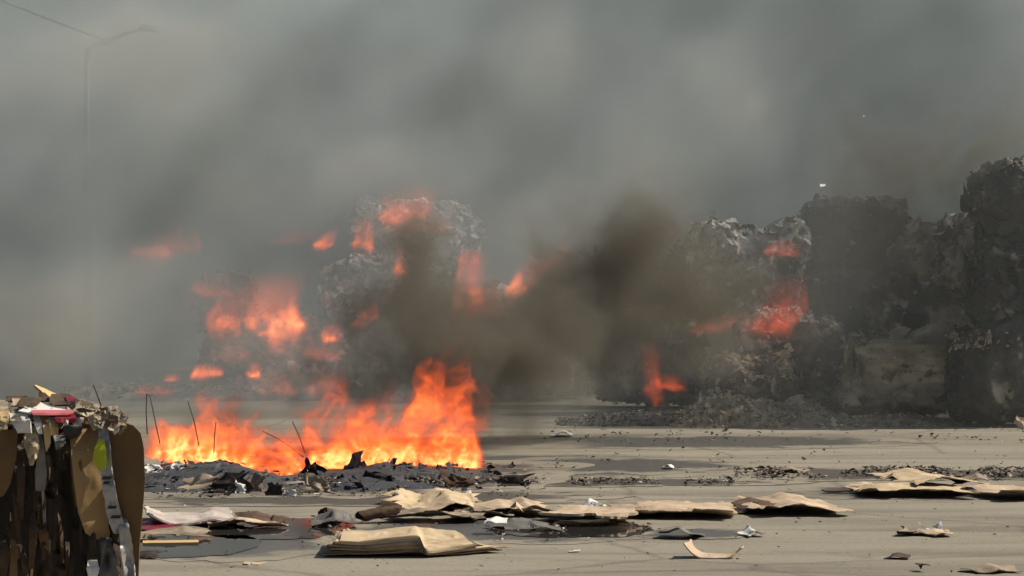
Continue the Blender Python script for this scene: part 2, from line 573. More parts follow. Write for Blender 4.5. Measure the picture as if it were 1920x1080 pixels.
def tube(name, pts, r, mat, parent=None, sides=6):
    V, Fc = [], []
    pts = [Vector(p) for p in pts]
    for k, p in enumerate(pts):
        d = (pts[min(k + 1, len(pts) - 1)] - pts[max(k - 1, 0)]).normalized()
        a = d.orthogonal().normalized()
        b = d.cross(a)
        rr = r[k] if isinstance(r, (list, tuple)) else r
        for s in range(sides):
            t = 2 * math.pi * s / sides
            V.append(p + (a * math.cos(t) + b * math.sin(t)) * rr)
    for k in range(len(pts) - 1):
        for s in range(sides):
            Fc.append((k * sides + s, k * sides + (s + 1) % sides, (k + 1) * sides + (s + 1) % sides, (k + 1) * sides + s))
    Fc.append(tuple(range(sides))[::-1])
    Fc.append(tuple(range((len(pts) - 1) * sides, len(pts) * sides)))
    return mesh_ob(name, V, Fc, mat, parent, smooth=True)


def slab(name, U, W, Z, mat, parent=None, thick=0.006, loc=None, rz=0.0, T=None):
    """closed bent sheet from three (nx, ny) arrays of its top surface"""
    nx, ny = U.shape
    top = np.stack([U, W, Z], -1)
    du = np.gradient(top, axis=0)
    dv = np.gradient(top, axis=1)
    N = np.cross(du, dv)
    N /= np.linalg.norm(N, axis=-1)[..., None] + 1e-9
    bot = top - N * thick
    V = np.concatenate([top.reshape(-1, 3), bot.reshape(-1, 3)])
    n = nx * ny
    Fc = []
    for i in range(nx - 1):
        for j in range(ny - 1):
            a, b, c, d = i * ny + j, (i + 1) * ny + j, (i + 1) * ny + j + 1, i * ny + j + 1
            Fc.append((a, b, c, d))
            Fc.append((n + d, n + c, n + b, n + a))
    nf = len(Fc)
    ring = [i * ny for i in range(nx)] + [(nx - 1) * ny + j for j in range(1, ny)] + [i * ny + ny - 1 for i in range(nx - 2, -1, -1)] + [j for j in range(ny - 2, 0, -1)]
    L = len(ring)
    V = np.concatenate([V, V[ring], V[[n + k for k in ring]]])
    for k in range(L):
        k2 = (k + 1) % L
        Fc.append((2 * n + k2, 2 * n + k, 2 * n + L + k, 2 * n + L + k2))
    o = mesh_ob(name, V, Fc, mat, parent, loc=loc, rz=rz)
    o.data.polygons.foreach_set('use_smooth', [True] * nf + [False] * L)
    return o


def sheet(name, w, d, mat, ridges=(), lift=0.0, crumple=0.01, seed=0, torn=0.04, thick=0.004, nx=40, ny=18, taper=(1, 1), skew=0.0, curl=(0, 0), parent=None, loc=None, rz=0.0, front=0.0, zoff=0.0, back=0.022):
    """a piece of board lying on the ground. ridges: (u 0..1, half-width, height, drift with v);
    curl: height of left and right end; front: height of the front edge; taper: depth at left / right end"""
    u, v = np.meshgrid(np.linspace(0, 1, nx), np.linspace(0, 1, ny), indexing='ij')
    dep = taper[0] * (1 - u) + taper[1] * u
    Pn = np.stack([u * w * 5, v * d * 5, np.full_like(u, seed * 2.3)], -1)
    edge = lambda t: np.clip(1 - t / 0.16, 0, 1)
    jag = fbm(Pn * 1.7, 3, seed % 25) * torn
    jag2 = fbm(Pn * 1.7 + 31, 3, seed % 25) * torn
    U = (u - 0.5) * w + jag * (edge(u) + edge(1 - u)) * 1.3 + skew * (v - 0.5) * d
    W = (v - 0.5) * d * dep + jag2 * (edge(v) + edge(1 - v)) * 1.3
    Z = np.full_like(u, 0.0)
    for (c, hw, hh, dr) in ridges:
        Z = np.maximum(Z, 0.55 * hh * np.clip(1 - np.abs(u - c - dr * (v - 0.5)) / hw, 0, 1))
    Z = Z + curl[0] * np.clip(1 - u / 0.3, 0, 1) ** 2 + curl[1] * np.clip(1 - (1 - u) / 0.3, 0, 1) ** 2
    Z = Z + front * np.clip(1 - v / 0.35, 0, 1) ** 1.5
    cell_o, _ = facets(np.stack([u * w * 3.2, v * d * 3.2, np.full_like(u, seed * 1.1)], -1).reshape(-1, 3), seed)
    Z = Z + back * min(1.0, d) * v + 0.9 * crumple * cell_o.reshape(u.shape)
    Z = Z + crumple * (fbm(Pn, 3, (seed + 4) % 25) + 0.6)
    Z = Z - min(0, Z.min()) + thick + lift + zoff
    return slab(name, U, W, Z, mat, parent, thick, loc, rz)


def lay(px0, px1, py_front, depth, rz=0.0):
    """position and width of a piece whose front edge stands on row py_front"""
    y = gy(py_front)
    s = F_PX / y
    return ((px0 + px1) / 2 - 960) / s * (1 + depth / 2 / y), y + depth / 2, (px1 - px0) / s


# ------------------------------------------------------------------ bale stacks behind
# right column
bale(1795, 2000, 632, 32.2, 1.1, DARK_BALE, 'dark bottom bale of the right-hand stack, frayed light top edge', 11, cell=0.13, amp=0.03, stretch=(1, 1, 0.6), scr=0.04, fringe=160)
bale(1858, 2030, 452, 32.4, 1.1, DARK_BALE, 'dark middle bale of the right-hand stack', 12, z0=1.12, cell=0.2, amp=0.06)
bale(1850, 2040, 328, 32.5, 1.1, DARK_BALE, 'dark topmost bale of the right-hand stack with pale scraps on top', 13, z0=2.32, cell=0.24, amp=0.06, rnd=0.4)
bale(1770, 1862, 432, 33.6, 0.9, PALE_BALE, 'bright crumpled bale wedged against the right-hand stack', 14, z0=1.75, cell=0.24, amp=0.05, rnd=0.6, n=34)
bale(1640, 1850, 540, 34.0, 1.0, DARK_BALE, 'dark bale under the bright crumpled one', 15, z0=0.0, cell=0.22, amp=0.05)
bale(1690, 1800, 418, 37.0, 0.9, TAN_BALE, 'tan bale topping the dim stack behind, rightmost', 16, z0=1.85, cell=0.24, amp=0.05, rnd=0.7)
bale(1515, 1700, 404, 37.4, 1.1, DARK_BALE, 'shadowed bale topping the dim stack behind, leftmost', 17, z0=1.7, cell=0.2, amp=0.05)
bale(1505, 1690, 540, 36.6, 1.1, DARK_BALE, 'shadowed lower bale of the dim stack behind', 18, z0=0.0, cell=0.2, amp=0.05)
bale(1590, 1803, 662, 33.0, 1.0, TAN_BALE, 'brown cardboard bale with leaning rounded right end on the ground', 19, cell=0.16, amp=0.025, stretch=(0.5, 1, 1.4), rnd=0.35, scr=0.035)
# burning stack right of centre
bale(1315, 1505, 432, 36.2, 1.1, PALE_BALE, 'pale crumpled topmost bale of the burning stack right of centre', 21, z0=1.35, cell=0.24, amp=0.06, nscr=300, scr=0.085)
bale(1385, 1600, 596, 34.6, 1.0, PALE_BALE, 'pale crumpled bale under the flames right of centre', 22, z0=0.0, cell=0.24, amp=0.06, rnd=0.7, nscr=300, scr=0.085)
bale(1330, 1480, 690, 33.9, 0.9, TAN_BALE, 'low torn bale at the foot of the burning stack', 23, z0=0.0, cell=0.24, amp=0.06, rnd=0.55, nscr=300, scr=0.085)
# centre, behind the dark smoke
bale(1130, 1330, 470, 38.5, 1.2, DARK_BALE, 'smoke-hidden upper bale in the middle', 31, z0=1.2, cell=0.24, amp=0.06)
bale(1110, 1320, 610, 37.8, 1.2, TAN_BALE, 'smoke-hidden lower bale in the middle', 32, z0=0.0, cell=0.24, amp=0.06)
bale(860, 1080, 560, 40.5, 1.2, PALE_BALE, 'smoke-hidden bale left of the dark plume, below the twin flames', 33, z0=0.0, cell=0.24, amp=0.06)
bale(985, 1110, 500, 41.5, 1.2, TAN_BALE, 'bale right of the twin flames, half lost in smoke', 34, z0=0.0, cell=0.24, amp=0.06)
# left pile
bale(665, 875, 395, 43.5, 1.2, PALE_BALE, 'pale crumpled topmost bale of the left pile', 41, z0=2.05, cell=0.24, amp=0.08, rnd=0.7, nscr=340, scr=0.12)
bale(612, 850, 500, 42.6, 1.2, PALE_BALE, 'pale crumpled second bale of the left pile', 42, z0=0.95, cell=0.24, amp=0.08, rnd=0.65, nscr=340, scr=0.12)
bale(640, 860, 620, 41.8, 1.2, PALE_BALE, 'pale bottom bale of the left pile behind the main fire', 43, z0=0.0, cell=0.24, amp=0.07, rnd=0.65, nscr=300, scr=0.10)
bale(375, 590, 606, 42.0, 1.2, TAN_BALE, 'grey bale under the brightest far flames', 44, z0=0.0, cell=0.24, amp=0.06, rnd=0.6, nscr=260, scr=0.07)
bale(365, 470, 522, 44.5, 1.0, TAN_BALE, 'hazy bale at the left end of the left pile', 45, z0=1.0, cell=0.24, amp=0.06, rnd=0.7)
bale(470, 640, 600, 45.5, 1.0, DARK_BALE, 'hazy bale bridging the two halves of the left pile', 46, z0=0.0, cell=0.24, amp=0.06, rnd=0.7)
heap(1240, 1640, 803, 2.2, 0.5, TAN_BALE, 'heap of torn paper at the foot of the burning stack', 51, cell=0.24, amp=0.06, nscr=900, scr=0.045, prof=([-1, -0.5, 0, 0.5, 1], [0.3, 0.8, 1.1, 0.7, 0.3]))
heap(1040, 1320, 800, 2.0, 0.16, DARK_BALE, 'low scatter of torn paper left of the burning stack', 52, cell=0.24, amp=0.04, nscr=420, scr=0.04)
heap(1560, 1830, 800, 1.2, 0.16, TAN_BALE, 'low litter of scraps before the brown bale', 53, cell=0.12, amp=0.03, nscr=300, scr=0.04)
heap(300, 930, 752, 5.5, 1.45, PALE_BALE, 'broad pale slumped mound of burning paper behind the main fire', 57, nx=110, ny=44, cell=0.3, amp=0.1, nscr=900, scr=0.1, prof=([-1, -0.6, -0.1, 0.2, 0.6, 1], [0.5, 0.75, 0.85, 1.15, 0.9, 0.5]))
heap(330, 700, 752, 3.5, 0.35, TAN_BALE, 'low burning litter before the left pile', 54, cell=0.2, amp=0.07, nscr=320, scr=0.1)
heap(60, 330, 748, 3.0, 0.22, TAN_BALE, 'faint pale litter at the far left edge of the pile', 55, cell=0.2, amp=0.06, nscr=200, scr=0.1)

# ------------------------------------------------------------------ the burning heap in the middle distance
heap(150, 1010, 928, 5.0, 0.155, ASH, 'long blue-grey ash heap under the main fire', 61, name='ash_heap', nx=190, ny=70, cell=0.7, amp=0.035, nscr=240, scr=0.06,
     prof=([-1, -0.72, -0.45, -0.22, 0.0, 0.2, 0.45, 0.7, 1], [1.3, 1.3, 0.95, 0.18, 0.22, 0.75, 0.5, 0.4, 0.25]))


def piece(name, px0, px1, py_front, depth, mat, label, cat, group=None, rz=0.0, **kw):
    x, y, w = lay(px0, px1, py_front, depth)
    o = sheet(name, w, depth, mat, loc=(x, y, 0), rz=rz + math.sin(kw.get('seed', 0) * 7.7) * 0.2, **kw)
    return tag(o, label, cat, group)


def shard(px0, px1, py_top, py_bot, y, mat, label, seed, lean=0.5, name='charred_sheet', cat='charred scrap', slant=0.0, crumple=0.05, z=None):
    """a crumpled sheet leaning up out of the heap"""
    if py_bot > 900: y = gy(py_bot) - 0.05
    s = F_PX / y
    w = (px1 - px0) / s
    h = (py_bot - py_top) / s
    nx, ny = 14, 10
    u, v = np.meshgrid(np.linspace(0, 1, nx), np.linspace(0, 1, ny), indexing='ij')
    Pn = np.stack([u * 3, v * 3, np.full_like(u, seed * 3.7)], -1)
    U = (u - 0.5) * w * (1 - 0.25 * v * abs(slant)) + slant * v * w * 0.4 + 0.42 * w * fbm(Pn * 1.3, 3, seed % 20)
    Zz = v * h * (0.75 + 0.5 * u if seed % 2 else 1.25 - 0.5 * u) + 0.45 * h * v * fbm(Pn * 1.3 + 9, 3, seed % 20)
    W = v * h * lean * 0.8 + crumple * fbm(Pn * 1.3 + 4, 3, seed % 20)
    x = ((px0 + px1) / 2 - 960) / s
    zb = CAM_H - (py_bot - HOR) / s
    o = slab(name, U, W, Zz, mat, None, 0.006, loc=(x, y, zb - 0.01))
    return tag(o, label, cat)


shard(325, 398, 893, 921, 22.0, KRAFT_PINK, 'tan torn sheet leaning at the front of the ash heap', 3, lean=1.0, slant=0.7)
shard(392, 470, 893, 925, 22.1, CHAR, 'black crumpled sheet on the ash heap beside the tan one', 5, lean=0.8)
shard(440, 462, 905, 925, 21.9, PAPER, 'small pale crumpled paper on the black sheet', 6, lean=0.9, name='paper_scrap', cat='paper scrap')
shard(455, 492, 890, 922, 22.1, KRAFT_DULL, 'dull tan crumpled sheet below the lowest flames', 7, lean=0.7)
shard(500, 532, 908, 930, 21.8, CHAR, 'black lump of burnt card at the front of the ash heap', 8, lean=0.6)
shard(530, 552, 918, 932, 21.3, PAPER, 'little cream scrap beside the black lump', 9, lean=0.9, name='paper_scrap', cat='paper scrap')
shard(575, 625, 893, 925, 22.3, KRAFT_DULL, 'grey-tan crumpled card right of the black lump', 10, lean=0.9, slant=-0.5)
shard(640, 672, 850, 892, 23.6, WET_GREY, 'upright grey shard of card against the flames', 11, lean=0.35, slant=0.8)
shard(560, 600, 868, 900, 23.0, CHAR, 'dark charred fin in the middle of the ash heap', 12, lean=0.5, slant=0.5)
shard(320, 350, 868, 884, 23.4, PAPER, 'bright white scrap high on the ash slope', 13, lean=1.2, name='paper_scrap', cat='paper scrap', slant=-0.8)
shard(272, 300, 870, 884, 23.2, PAPER, 'white flat scrap at the left of the ash slope beside the bale', 14, lean=1.4, name='paper_scrap', cat='paper scrap')
shard(735, 780, 868, 892, 23.4, KRAFT_DULL, 'grey burnt card under the tall flames', 15, lean=0.8)
shard(830, 880, 890, 915, 22.4, CHAR_BROWN, 'brown scorched crumple in the rubble band', 16, lean=0.9)
shard(930, 990, 893, 912, 22.4, CHAR, 'dark crumpled scrap at the right end of the ash heap', 17, lean=0.9)
shard(690, 740, 885, 905, 22.9, CHAR, 'black folded flake below the middle of the fire', 18, lean=0.8, slant=-0.6)

for lab, pts in (('bent double wire rising from the left end of the fire', [(300, 832, 23.7), (291, 790, 23.7), (281, 741, 23.7), (275, 739, 23.75), (274, 770, 23.8), (276, 815, 23.8)]),
                 ('single thin wire leaning over the left flames', [(373, 835, 23.7), (364, 790, 23.7), (352, 752, 23.7)]),
                 ('thin wire lying aslant in the middle flames', [(492, 808, 23.6), (520, 822, 23.6), (545, 838, 23.6), (570, 858, 23.6)]),
                 ('short upright wire in the middle flames', [(572, 850, 23.6), (560, 815, 23.6), (548, 790, 23.6)]),
                 ('faint upright wire in the left-middle flames', [(401, 850, 23.7), (402, 820, 23.7), (405, 792, 23.7)])):
    o = tube('baling_wire', [at(*p) for p in pts], 0.0055, METAL)
    tag(o, lab, 'wire')


# ------------------------------------------------------------------ cardboard in the foreground
# folded stack of sheets
def folded_stack():
    x, y, w = lay(598, 985, 1047, 0.95)
    root = empty('cardboard_stack', (x, y, 0), 0.0)
    tag(root, 'thick stack of folded brown cardboard, raised at its left, nearest on the ground', 'cardboard')
    nx, ny = 72, 20
    n = 7
    for k in range(n):
        t = k / (n - 1)
        rng = np.random.default_rng(90 + k)
        u, v = np.meshgrid(np.linspace(0, 1, nx), np.linspace(0, 1, ny), indexing='ij')
        # each sheet is drawn in a little differently at the ends, so the layers show
        x0, x1 = -w / 2 + rng.uniform(0, 0.10) + 0.012 * k, w / 2 - rng.uniform(0.0, 0.16) - 0.03 * k
        U = x0 + (x1 - x0) * u
        fold = -w / 2 + 0.515 * w
        s = (U + w / 2) / w
        # left part rises towards the fold, drops steeply there, then lies flat
        left = 0.03 + 0.072 * np.clip(s / 0.45, 0, 1)
        drop = sstep(0.488, 0.522, s + 0.05 * (v - 0.3))
        right = 0.004 + 0.105 * v ** 0.8 * (1 - 0.85 * np.clip((s - 0.55) / 0.45, 0, 1)) + 0.012 * np.clip((s - 0.6) / 0.25, 0, 1)
        vv = np.clip((v - 0.14) / 0.86, 0, 1)
        Z = np.where(v < 0.14, left * (v / 0.14), left + 0.01 * vv) * (1 - drop) + right * drop
        Z = Z * (0.25 + 0.75 * t) + 0.006 + 0.0045 * k + (0.005 * k + rng.uniform(-0.006, 0.006)) * np.clip((s - 0.6) / 0.4, 0, 1)
        Z = Z + 0.010 * k * np.clip((0.22 - s) / 0.22, 0, 1)
        W = -0.475 + 0.95 * np.where(v < 0.14, 0.02 * v / 0.14, 0.02 + 0.98 * vv) * (0.9 - 0.35 * s)
        W = W - 0.02 * t + rng.uniform(-0.01, 0.05) * (0.3 + s) + 0.03 * (1 - t)
        # the foot of the flap is drawn in under the fold, so the flap hangs in its own shade
        W = W + 0.11 * np.clip(1 - v / 0.14, 0, 1) * (1 - drop)
        # right front edge runs back obliquely
        W = W + np.clip(s - 0.53, 0, 1) * 0.85 * (1 - v)
        Pn = np.stack([U * 4, W * 4, np.full_like(U, k * 1.3)], -1)
        U = U - 0.5 * np.clip(s - 0.5, 0, 1) * v + 0.03 * np.clip(s - 0.8, 0, 1) * 5 * fbm(Pn * 2, 3, k + 3)
        fo, _ = facets((Pn * 0.9).reshape(-1, 3), 300 + k)
        Z = Z + 0.012 * (fbm(Pn, 3, k) + 0.3) + 0.010 * fo.reshape(Z.shape) * np.clip((v - 0.14) * 6, 0, 1)
        slab('cardboard_sheet', U, W, np.maximum(Z, 0.006), (KRAFT, KRAFT_DULL, KRAFT_PINK)[k % 3] if k < n - 1 else KRAFT, root, 0.005)
    for (px, py, rz, m) in ((905, 1003, 0.3, PAPER), (950, 1006, -0.5, PAPER)):
        pass
    return root


folded_stack()
piece('paper_scrap', 905, 950, 1004, 0.16, PAPER, 'small white paper on the right end of the folded cardboard stack', 'paper scrap', seed=4, crumple=0.02, lift=0.075, ridges=((0.4, 0.3, 0.03, 0.2),), nx=14, ny=8, torn=0.05)

# broken box behind the stack
piece('cardboard', 725, 905, 968, 1.5, KRAFT, 'large bright torn cardboard panel with raised peaks behind the folded stack', 'cardboard', seed=11, ridges=((0.05, 0.25, 0.13, 0.1), (0.62, 0.28, 0.13, -0.2)), crumple=0.03, front=0.02, torn=0.12)
piece('cardboard', 735, 905, 984, 0.55, KRAFT_DULL, 'dirty grey cracked cardboard in front of the bright peaked panel', 'cardboard', seed=12, ridges=((0.3, 0.45, 0.10, -0.2),), crumple=0.03, front=0.035, torn=0.10, taper=(0.9, 0.6))
piece('cardboard', 838, 960, 977, 0.5, KRAFT_DULL, 'dull cardboard flap with ragged front edge between two bright pieces', 'cardboard', seed=13, ridges=((0.5, 0.5, 0.035, 0.0),), crumple=0.035, front=0.03, torn=0.10)
piece('cardboard', 868, 1032, 974, 1.0, KRAFT_PINK, 'torn cardboard with curled scraps standing on it', 'cardboard', seed=14, ridges=((0.45, 0.3, 0.07, 0.1), (0.75, 0.2, 0.08, 0.1)), crumple=0.02, front=0.05, torn=0.12)
piece('cardboard', 912, 1040, 997, 0.35, WET_GREY, 'wet dark grey cardboard lying in the puddle', 'cardboard', seed=15, ridges=((0.4, 0.5, 0.04, 0.0),), crumple=0.03, torn=0.1, taper=(0.7, 1))
for i, (a, b) in enumerate((((952, 958), (968, 944)), ((968, 944), (982, 957)))):
    p, q = at(*a, 18.5), at(*b, 18.5)
    nx, ny = 8, 5
    u, v = np.meshgrid(np.linspace(0, 1, nx), np.linspace(-1, 1, ny), indexing='ij')
    U = p.x + (q.x - p.x) * u
    Z = p.z + (q.z - p.z) * u + 0.012 * v
    W = 18.5 + 0.04 * v + 0.02 * u
    tag(slab('cardboard_strip', U, W, Z, KRAFT_PINK if i else KRAFT_DULL, None, 0.006),
        ('left', 'right')[i] + ' leg of the little tent of curled cardboard strips', 'cardboard strip')
# dark rolls of card
def roll(name, px, py, y, length, r, yaw, tilt, mat, label, seed):
    nx, ny = 14, 40
    u, v = np.meshgrid(np.linspace(-0.5, 0.5, nx), np.linspace(0, 1, ny), indexing='ij')
    th = v * 4 * math.pi
    rr = r * (0.45 + 0.55 * v) * (1 + 0.45 * fbm(np.stack([u * 5, np.cos(th) * 1.6, np.sin(th) * 1.6 + seed], -1), 3, seed))
    U = u * length * (1 + 0.16 * np.sin(th * 0.7 + seed) + 0.1 * np.sin(th * 2.3))
    W, Z = rr * np.cos(th), rr * np.sin(th) * 0.7
    p = at(px, py, y)
    o = slab(name, U, W, Z, mat, None, 0.006, loc=(p.x, y, r * 0.85 + 0.01 + abs(math.sin(tilt)) * length / 2))
    o.rotation_euler = (0, tilt, yaw)
    return tag(o, label, 'cardboard roll')


roll('burnt_roll', 712, 980, 18.1, 0.29, 0.055, 0.35, -0.14, CHAR_BROWN, 'dark brown burnt cardboard roll lying left of the peaked panel', 3)
roll('burnt_roll', 619, 975, 18.3, 0.13, 0.045, 0.7, 0.2, CHAR_BROWN, 'small dark brown crumpled roll beside the fire-reflecting puddle', 5)
piece('cardboard', 585, 668, 992, 0.5, WET_GREY, 'wet grey crumple under the small dark roll', 'cardboard', seed=19, ridges=((0.5, 0.4, 0.06, 0.1),), crumple=0.04, torn=0.1)

piece('cardboard', 1032, 1190, 989, 0.95, KRAFT_PINK, 'flat cardboard with thick dark front edge right of the curled strips', 'cardboard', seed=21, lift=0.035, ridges=(), crumple=0.02, front=0.03, torn=0.06, thick=0.018)
piece('cardboard', 1150, 1375, 977, 1.05, KRAFT_PINK, 'long flat cardboard with shaded lifted underside in the middle', 'cardboard', seed=22, ridges=((0.55, 0.5, 0.035, 0),), crumple=0.018, front=0.03, torn=0.06, taper=(0.7, 1), thick=0.008, lift=0.01)
piece('cardboard', 1320, 1470, 966, 0.6, CHAR_BROWN, 'scorched brown cardboard tucked under the peaked panel', 'cardboard', seed=23, ridges=((0.7, 0.4, 0.07, 0.0),), crumple=0.02, torn=0.08, taper=(0.5, 1))
piece('cardboard', 1390, 1572, 970, 1.15, KRAFT_PINK, 'cardboard panel with one tent-like peak right of the middle', 'cardboard', seed=24, ridges=((0.52, 0.34, 0.095, 0.1), (0.1, 0.2, 0.06, 0.0)), crumple=0.015, front=0.025, torn=0.06, lift=0.012)
# right group
piece('cardboard', 1602, 1812, 937, 0.95, KRAFT, 'pale flat cardboard, front of the pile on the right', 'cardboard', seed=31, ridges=((0.5, 0.7, 0.03, 0),), crumple=0.02, front=0.03, torn=0.1, taper=(0.8, 1), lift=0.015)
piece('cardboard', 1665, 1815, 925, 1.2, KRAFT, 'pale arched cardboard behind the front sheet of the right pile', 'cardboard', seed=32, ridges=((0.45, 0.55, 0.10, 0.1),), crumple=0.02, front=0.02, torn=0.08, lift=0.04)
piece('cardboard', 1592, 1650, 922, 0.5, KRAFT_PINK, 'pinkish cardboard end at the left of the right pile', 'cardboard', seed=33, ridges=((0.5, 0.6, 0.05, 0),), crumple=0.02, torn=0.06, front=0.03)
piece('cardboard', 1650, 1685, 918, 0.3, KRAFT_DULL, 'small folded flap standing on the right pile', 'cardboard', seed=34, ridges=((0.7, 0.4, 0.08, 0),), crumple=0.01, torn=0.03, lift=0.07)
piece('cardboard', 1785, 1848, 918, 0.5, KRAFT_DULL, 'dull tilted cardboard at the right end of the right pile', 'cardboard', seed=35, ridges=((0.75, 0.5, 0.10, 0),), crumple=0.02, torn=0.05, lift=0.03)
piece('cardboard', 1836, 1990, 941, 0.95, KRAFT_PINK, 'cardboard cut by the right edge, dark frayed front', 'cardboard', seed=36, ridges=((0.2, 0.3, 0.03, 0),), crumple=0.02, front=0.045, torn=0.09, lift=0.02)
piece('cardboard_strip', 1545, 1640, 926, 0.12, CHAR_BROWN, 'dark narrow strip pointing left from the right pile', 'cardboard strip', seed=37, crumple=0.01, torn=0.03, lift=0.012, thick=0.012)
# left, beside the bale
piece('magazine', 276, 440, 992, 1.0, GLOSSY, 'glossy pale open magazine with curled dark-red left edge', 'magazine', seed=41, curl=(0.06, 0.01), ridges=((0.75, 0.2, 0.045, 0.1),), crumple=0.02, front=0.02, torn=0.03, thick=0.012)
piece('flattened_carton', 405, 528, 996, 0.5, KRAFT_PINK, 'torn flattened carton right of the glossy magazine', 'carton', seed=42, ridges=((0.3, 0.4, 0.05, 0),), crumple=0.03, front=0.03, torn=0.09, taper=(1, 0.5))
piece('cardboard', 262, 330, 1000, 0.45, MAROON, 'dark red printed card under the magazine', 'cardboard', seed=43, crumple=0.02, torn=0.05, lift=0.01)
piece('cardboard', 440, 530, 986, 0.4, CHAR_BROWN, 'dark frayed cardboard between magazine and puddle', 'cardboard', seed=44, ridges=((0.4, 0.4, 0.05, 0),), crumple=0.03, torn=0.08)
piece('board', 268, 372, 1023, 0.14, KRAFT_LIT, 'straight yellowish board lying in the puddle by the bale', 'board', seed=45, crumple=0.0, torn=0.0, lift=0.008, thick=0.012)
piece('cardboard', 255, 385, 1016, 0.4, KRAFT_DULL, 'thin dark cardboard behind the yellowish board', 'cardboard', seed=46, crumple=0.02, torn=0.05, ridges=((0.7, 0.3, 0.035, 0),), lift=0.015)
piece('cardboard_chip', 255, 300, 1049, 0.2, CHAR, 'black chip by the foot of the bale', 'chip', seed=47, crumple=0.02, torn=0.04, nx=12, ny=8)
# small single scraps
piece('paper_tray', 1080, 1132, 962, 0.3, PAPER, 'crumpled pale paper tray standing alone behind the long flat cardboard', 'paper tray', seed=51, ridges=((0.5, 0.35, 0.085, 0),), crumple=0.03, torn=0.05, nx=18, ny=12)
piece('cardboard_leaf', 1288, 1392, 1049, 0.22, KRAFT_PINK, 'thin curled cardboard strip with both ends up near the bottom', 'cardboard strip', seed=52, curl=(0.085, 0.055), crumple=0.006, torn=0.03, taper=(1, 0.5), thick=0.008)
piece('torn_scrap', 1692, 1745, 1006, 0.3, KRAFT_DULL, 'dull crumpled half of the lone scrap on clean concrete, right', 'cardboard scrap', seed=53, ridges=((0.6, 0.4, 0.04, 0),), crumple=0.03, torn=0.07, nx=18, ny=10)
piece('torn_scrap', 1735, 1788, 1008, 0.2, KRAFT_PINK, 'brown flat half of the lone scrap on clean concrete, right', 'cardboard scrap', seed=54, ridges=((0.4, 0.4, 0.03, 0),), crumple=0.01, torn=0.04, nx=14, ny=8, lift=0.01)
shard(1742, 1768, 983, 1002, 17.3, PAPER, 'bright upright cream flake of the lone scrap', 61, lean=0.9, name='paper_scrap', cat='paper scrap', crumple=0.02)
piece('crumpled_film', 1388, 1424, 1008, 0.22, PAPER, 'bright white crumpled film on damp concrete', 'film', seed=55, ridges=((0.6, 0.4, 0.045, 0),), crumple=0.03, torn=0.07, nx=16, ny=10)
piece('crumpled_film', 1250, 1312, 1012, 0.3, WET_GREY, 'grey wet crumpled film left of the white one', 'film', seed=56, ridges=((0.4, 0.3, 0.05, 0),), crumple=0.03, torn=0.07, nx=16, ny=10)
piece('cardboard_chip', 1662, 1706, 1049, 0.14, CHAR_BROWN, 'small dark chip alone at lower right', 'chip', seed=57, ridges=((0.4, 0.4, 0.02, 0),), crumple=0.012, torn=0.03, nx=12, ny=6, rz=-0.25)
piece('paper_scrap', 1812, 1905, 1076, 0.22, KRAFT_DULL, 'pale torn scrap with dark middle at the bottom right', 'paper scrap', seed=58, ridges=((0.5, 0.25, 0.035, 0),), crumple=0.015, torn=0.05, nx=18, ny=8)
piece('cardboard_chip', 1718, 1740, 1073, 0.1, CHAR_BROWN, 'tiny dark crumb left of the bottom-right scrap', 'chip', seed=59, crumple=0.03, torn=0.03, nx=8, ny=6)
piece('paper_scrap', 1442, 1518, 889, 0.35, KRAFT_DULL, 'small bright-tipped scraps alone on the far concrete', 'paper scrap', seed=60, ridges=((0.5, 0.3, 0.06, 0),), crumple=0.03, torn=0.09, nx=18, ny=10)
piece('paper_scrap', 1246, 1264, 881, 0.2, PAPER, 'tiny white scrap at the wet edge in mid distance', 'paper scrap', seed=61, ridges=((0.5, 0.4, 0.05, 0),), crumple=0.02, torn=0.04, nx=8, ny=6)
piece('paper_scrap', 1035, 1075, 820, 0.5, PAPER, 'pale scrap on the ground right of the fire, before the smoke', 'paper scrap', seed=62, ridges=((0.5, 0.4, 0.08, 0),), crumple=0.02, torn=0.06, nx=10, ny=8)
piece('paper_scrap', 1066, 1088, 1036, 0.07, PAPER, 'little white fleck right of the folded stack', 'paper scrap', seed=63, crumple=0.02, torn=0.04, nx=10, ny=6)
shard(1906, 1935, 782, 806, 31.6, KRAFT_PINK, 'bright scrap at the foot of the right-hand bale', 64, lean=0.6, name='paper_scrap', cat='paper scrap')
piece('paper_scrap', 455, 490, 1060, 0.12, KRAFT_PINK, 'thin pale sliver on bare concrete near the bale', 'paper scrap', seed=65, crumple=0.004, torn=0.02, nx=10, ny=6)


# crumbs: uncountable fine litter
def crumbs(name, bands, label, seed, mat=CRUMB):
    rng = np.random.default_rng(seed)
    V, Fc, T = [], [], []
    for (px0, px1, pya, pyb, n, size) in bands:
        pts = []
        for k in range(n):
            py = rng.uniform(pya, pyb)
            y = gy(py)
            px = rng.uniform(px0, px1)
            # gather into clumps
            q = vnoise(np.array([[px * 0.02, y * 0.9, seed]]), 3)[0]
            if q < rng.uniform(-0.6, 0.5): continue
            pts.append(((px - 960) / F_PX * y, y, 0.018))
        v, f, t = scraps(pts, [(0, 0, 1)] * len(pts), size, seed + len(V), flat=0.25, tone_lo=0.0)
        b = len(V)
        V += v
        T += list(np.clip(t, 0, 1))
        Fc += [tuple(b + i for i in q) for q in f]
    o = mesh_ob(name, V, Fc, mat, None, T)
    return tag(o, label, 'litter', kind='stuff')


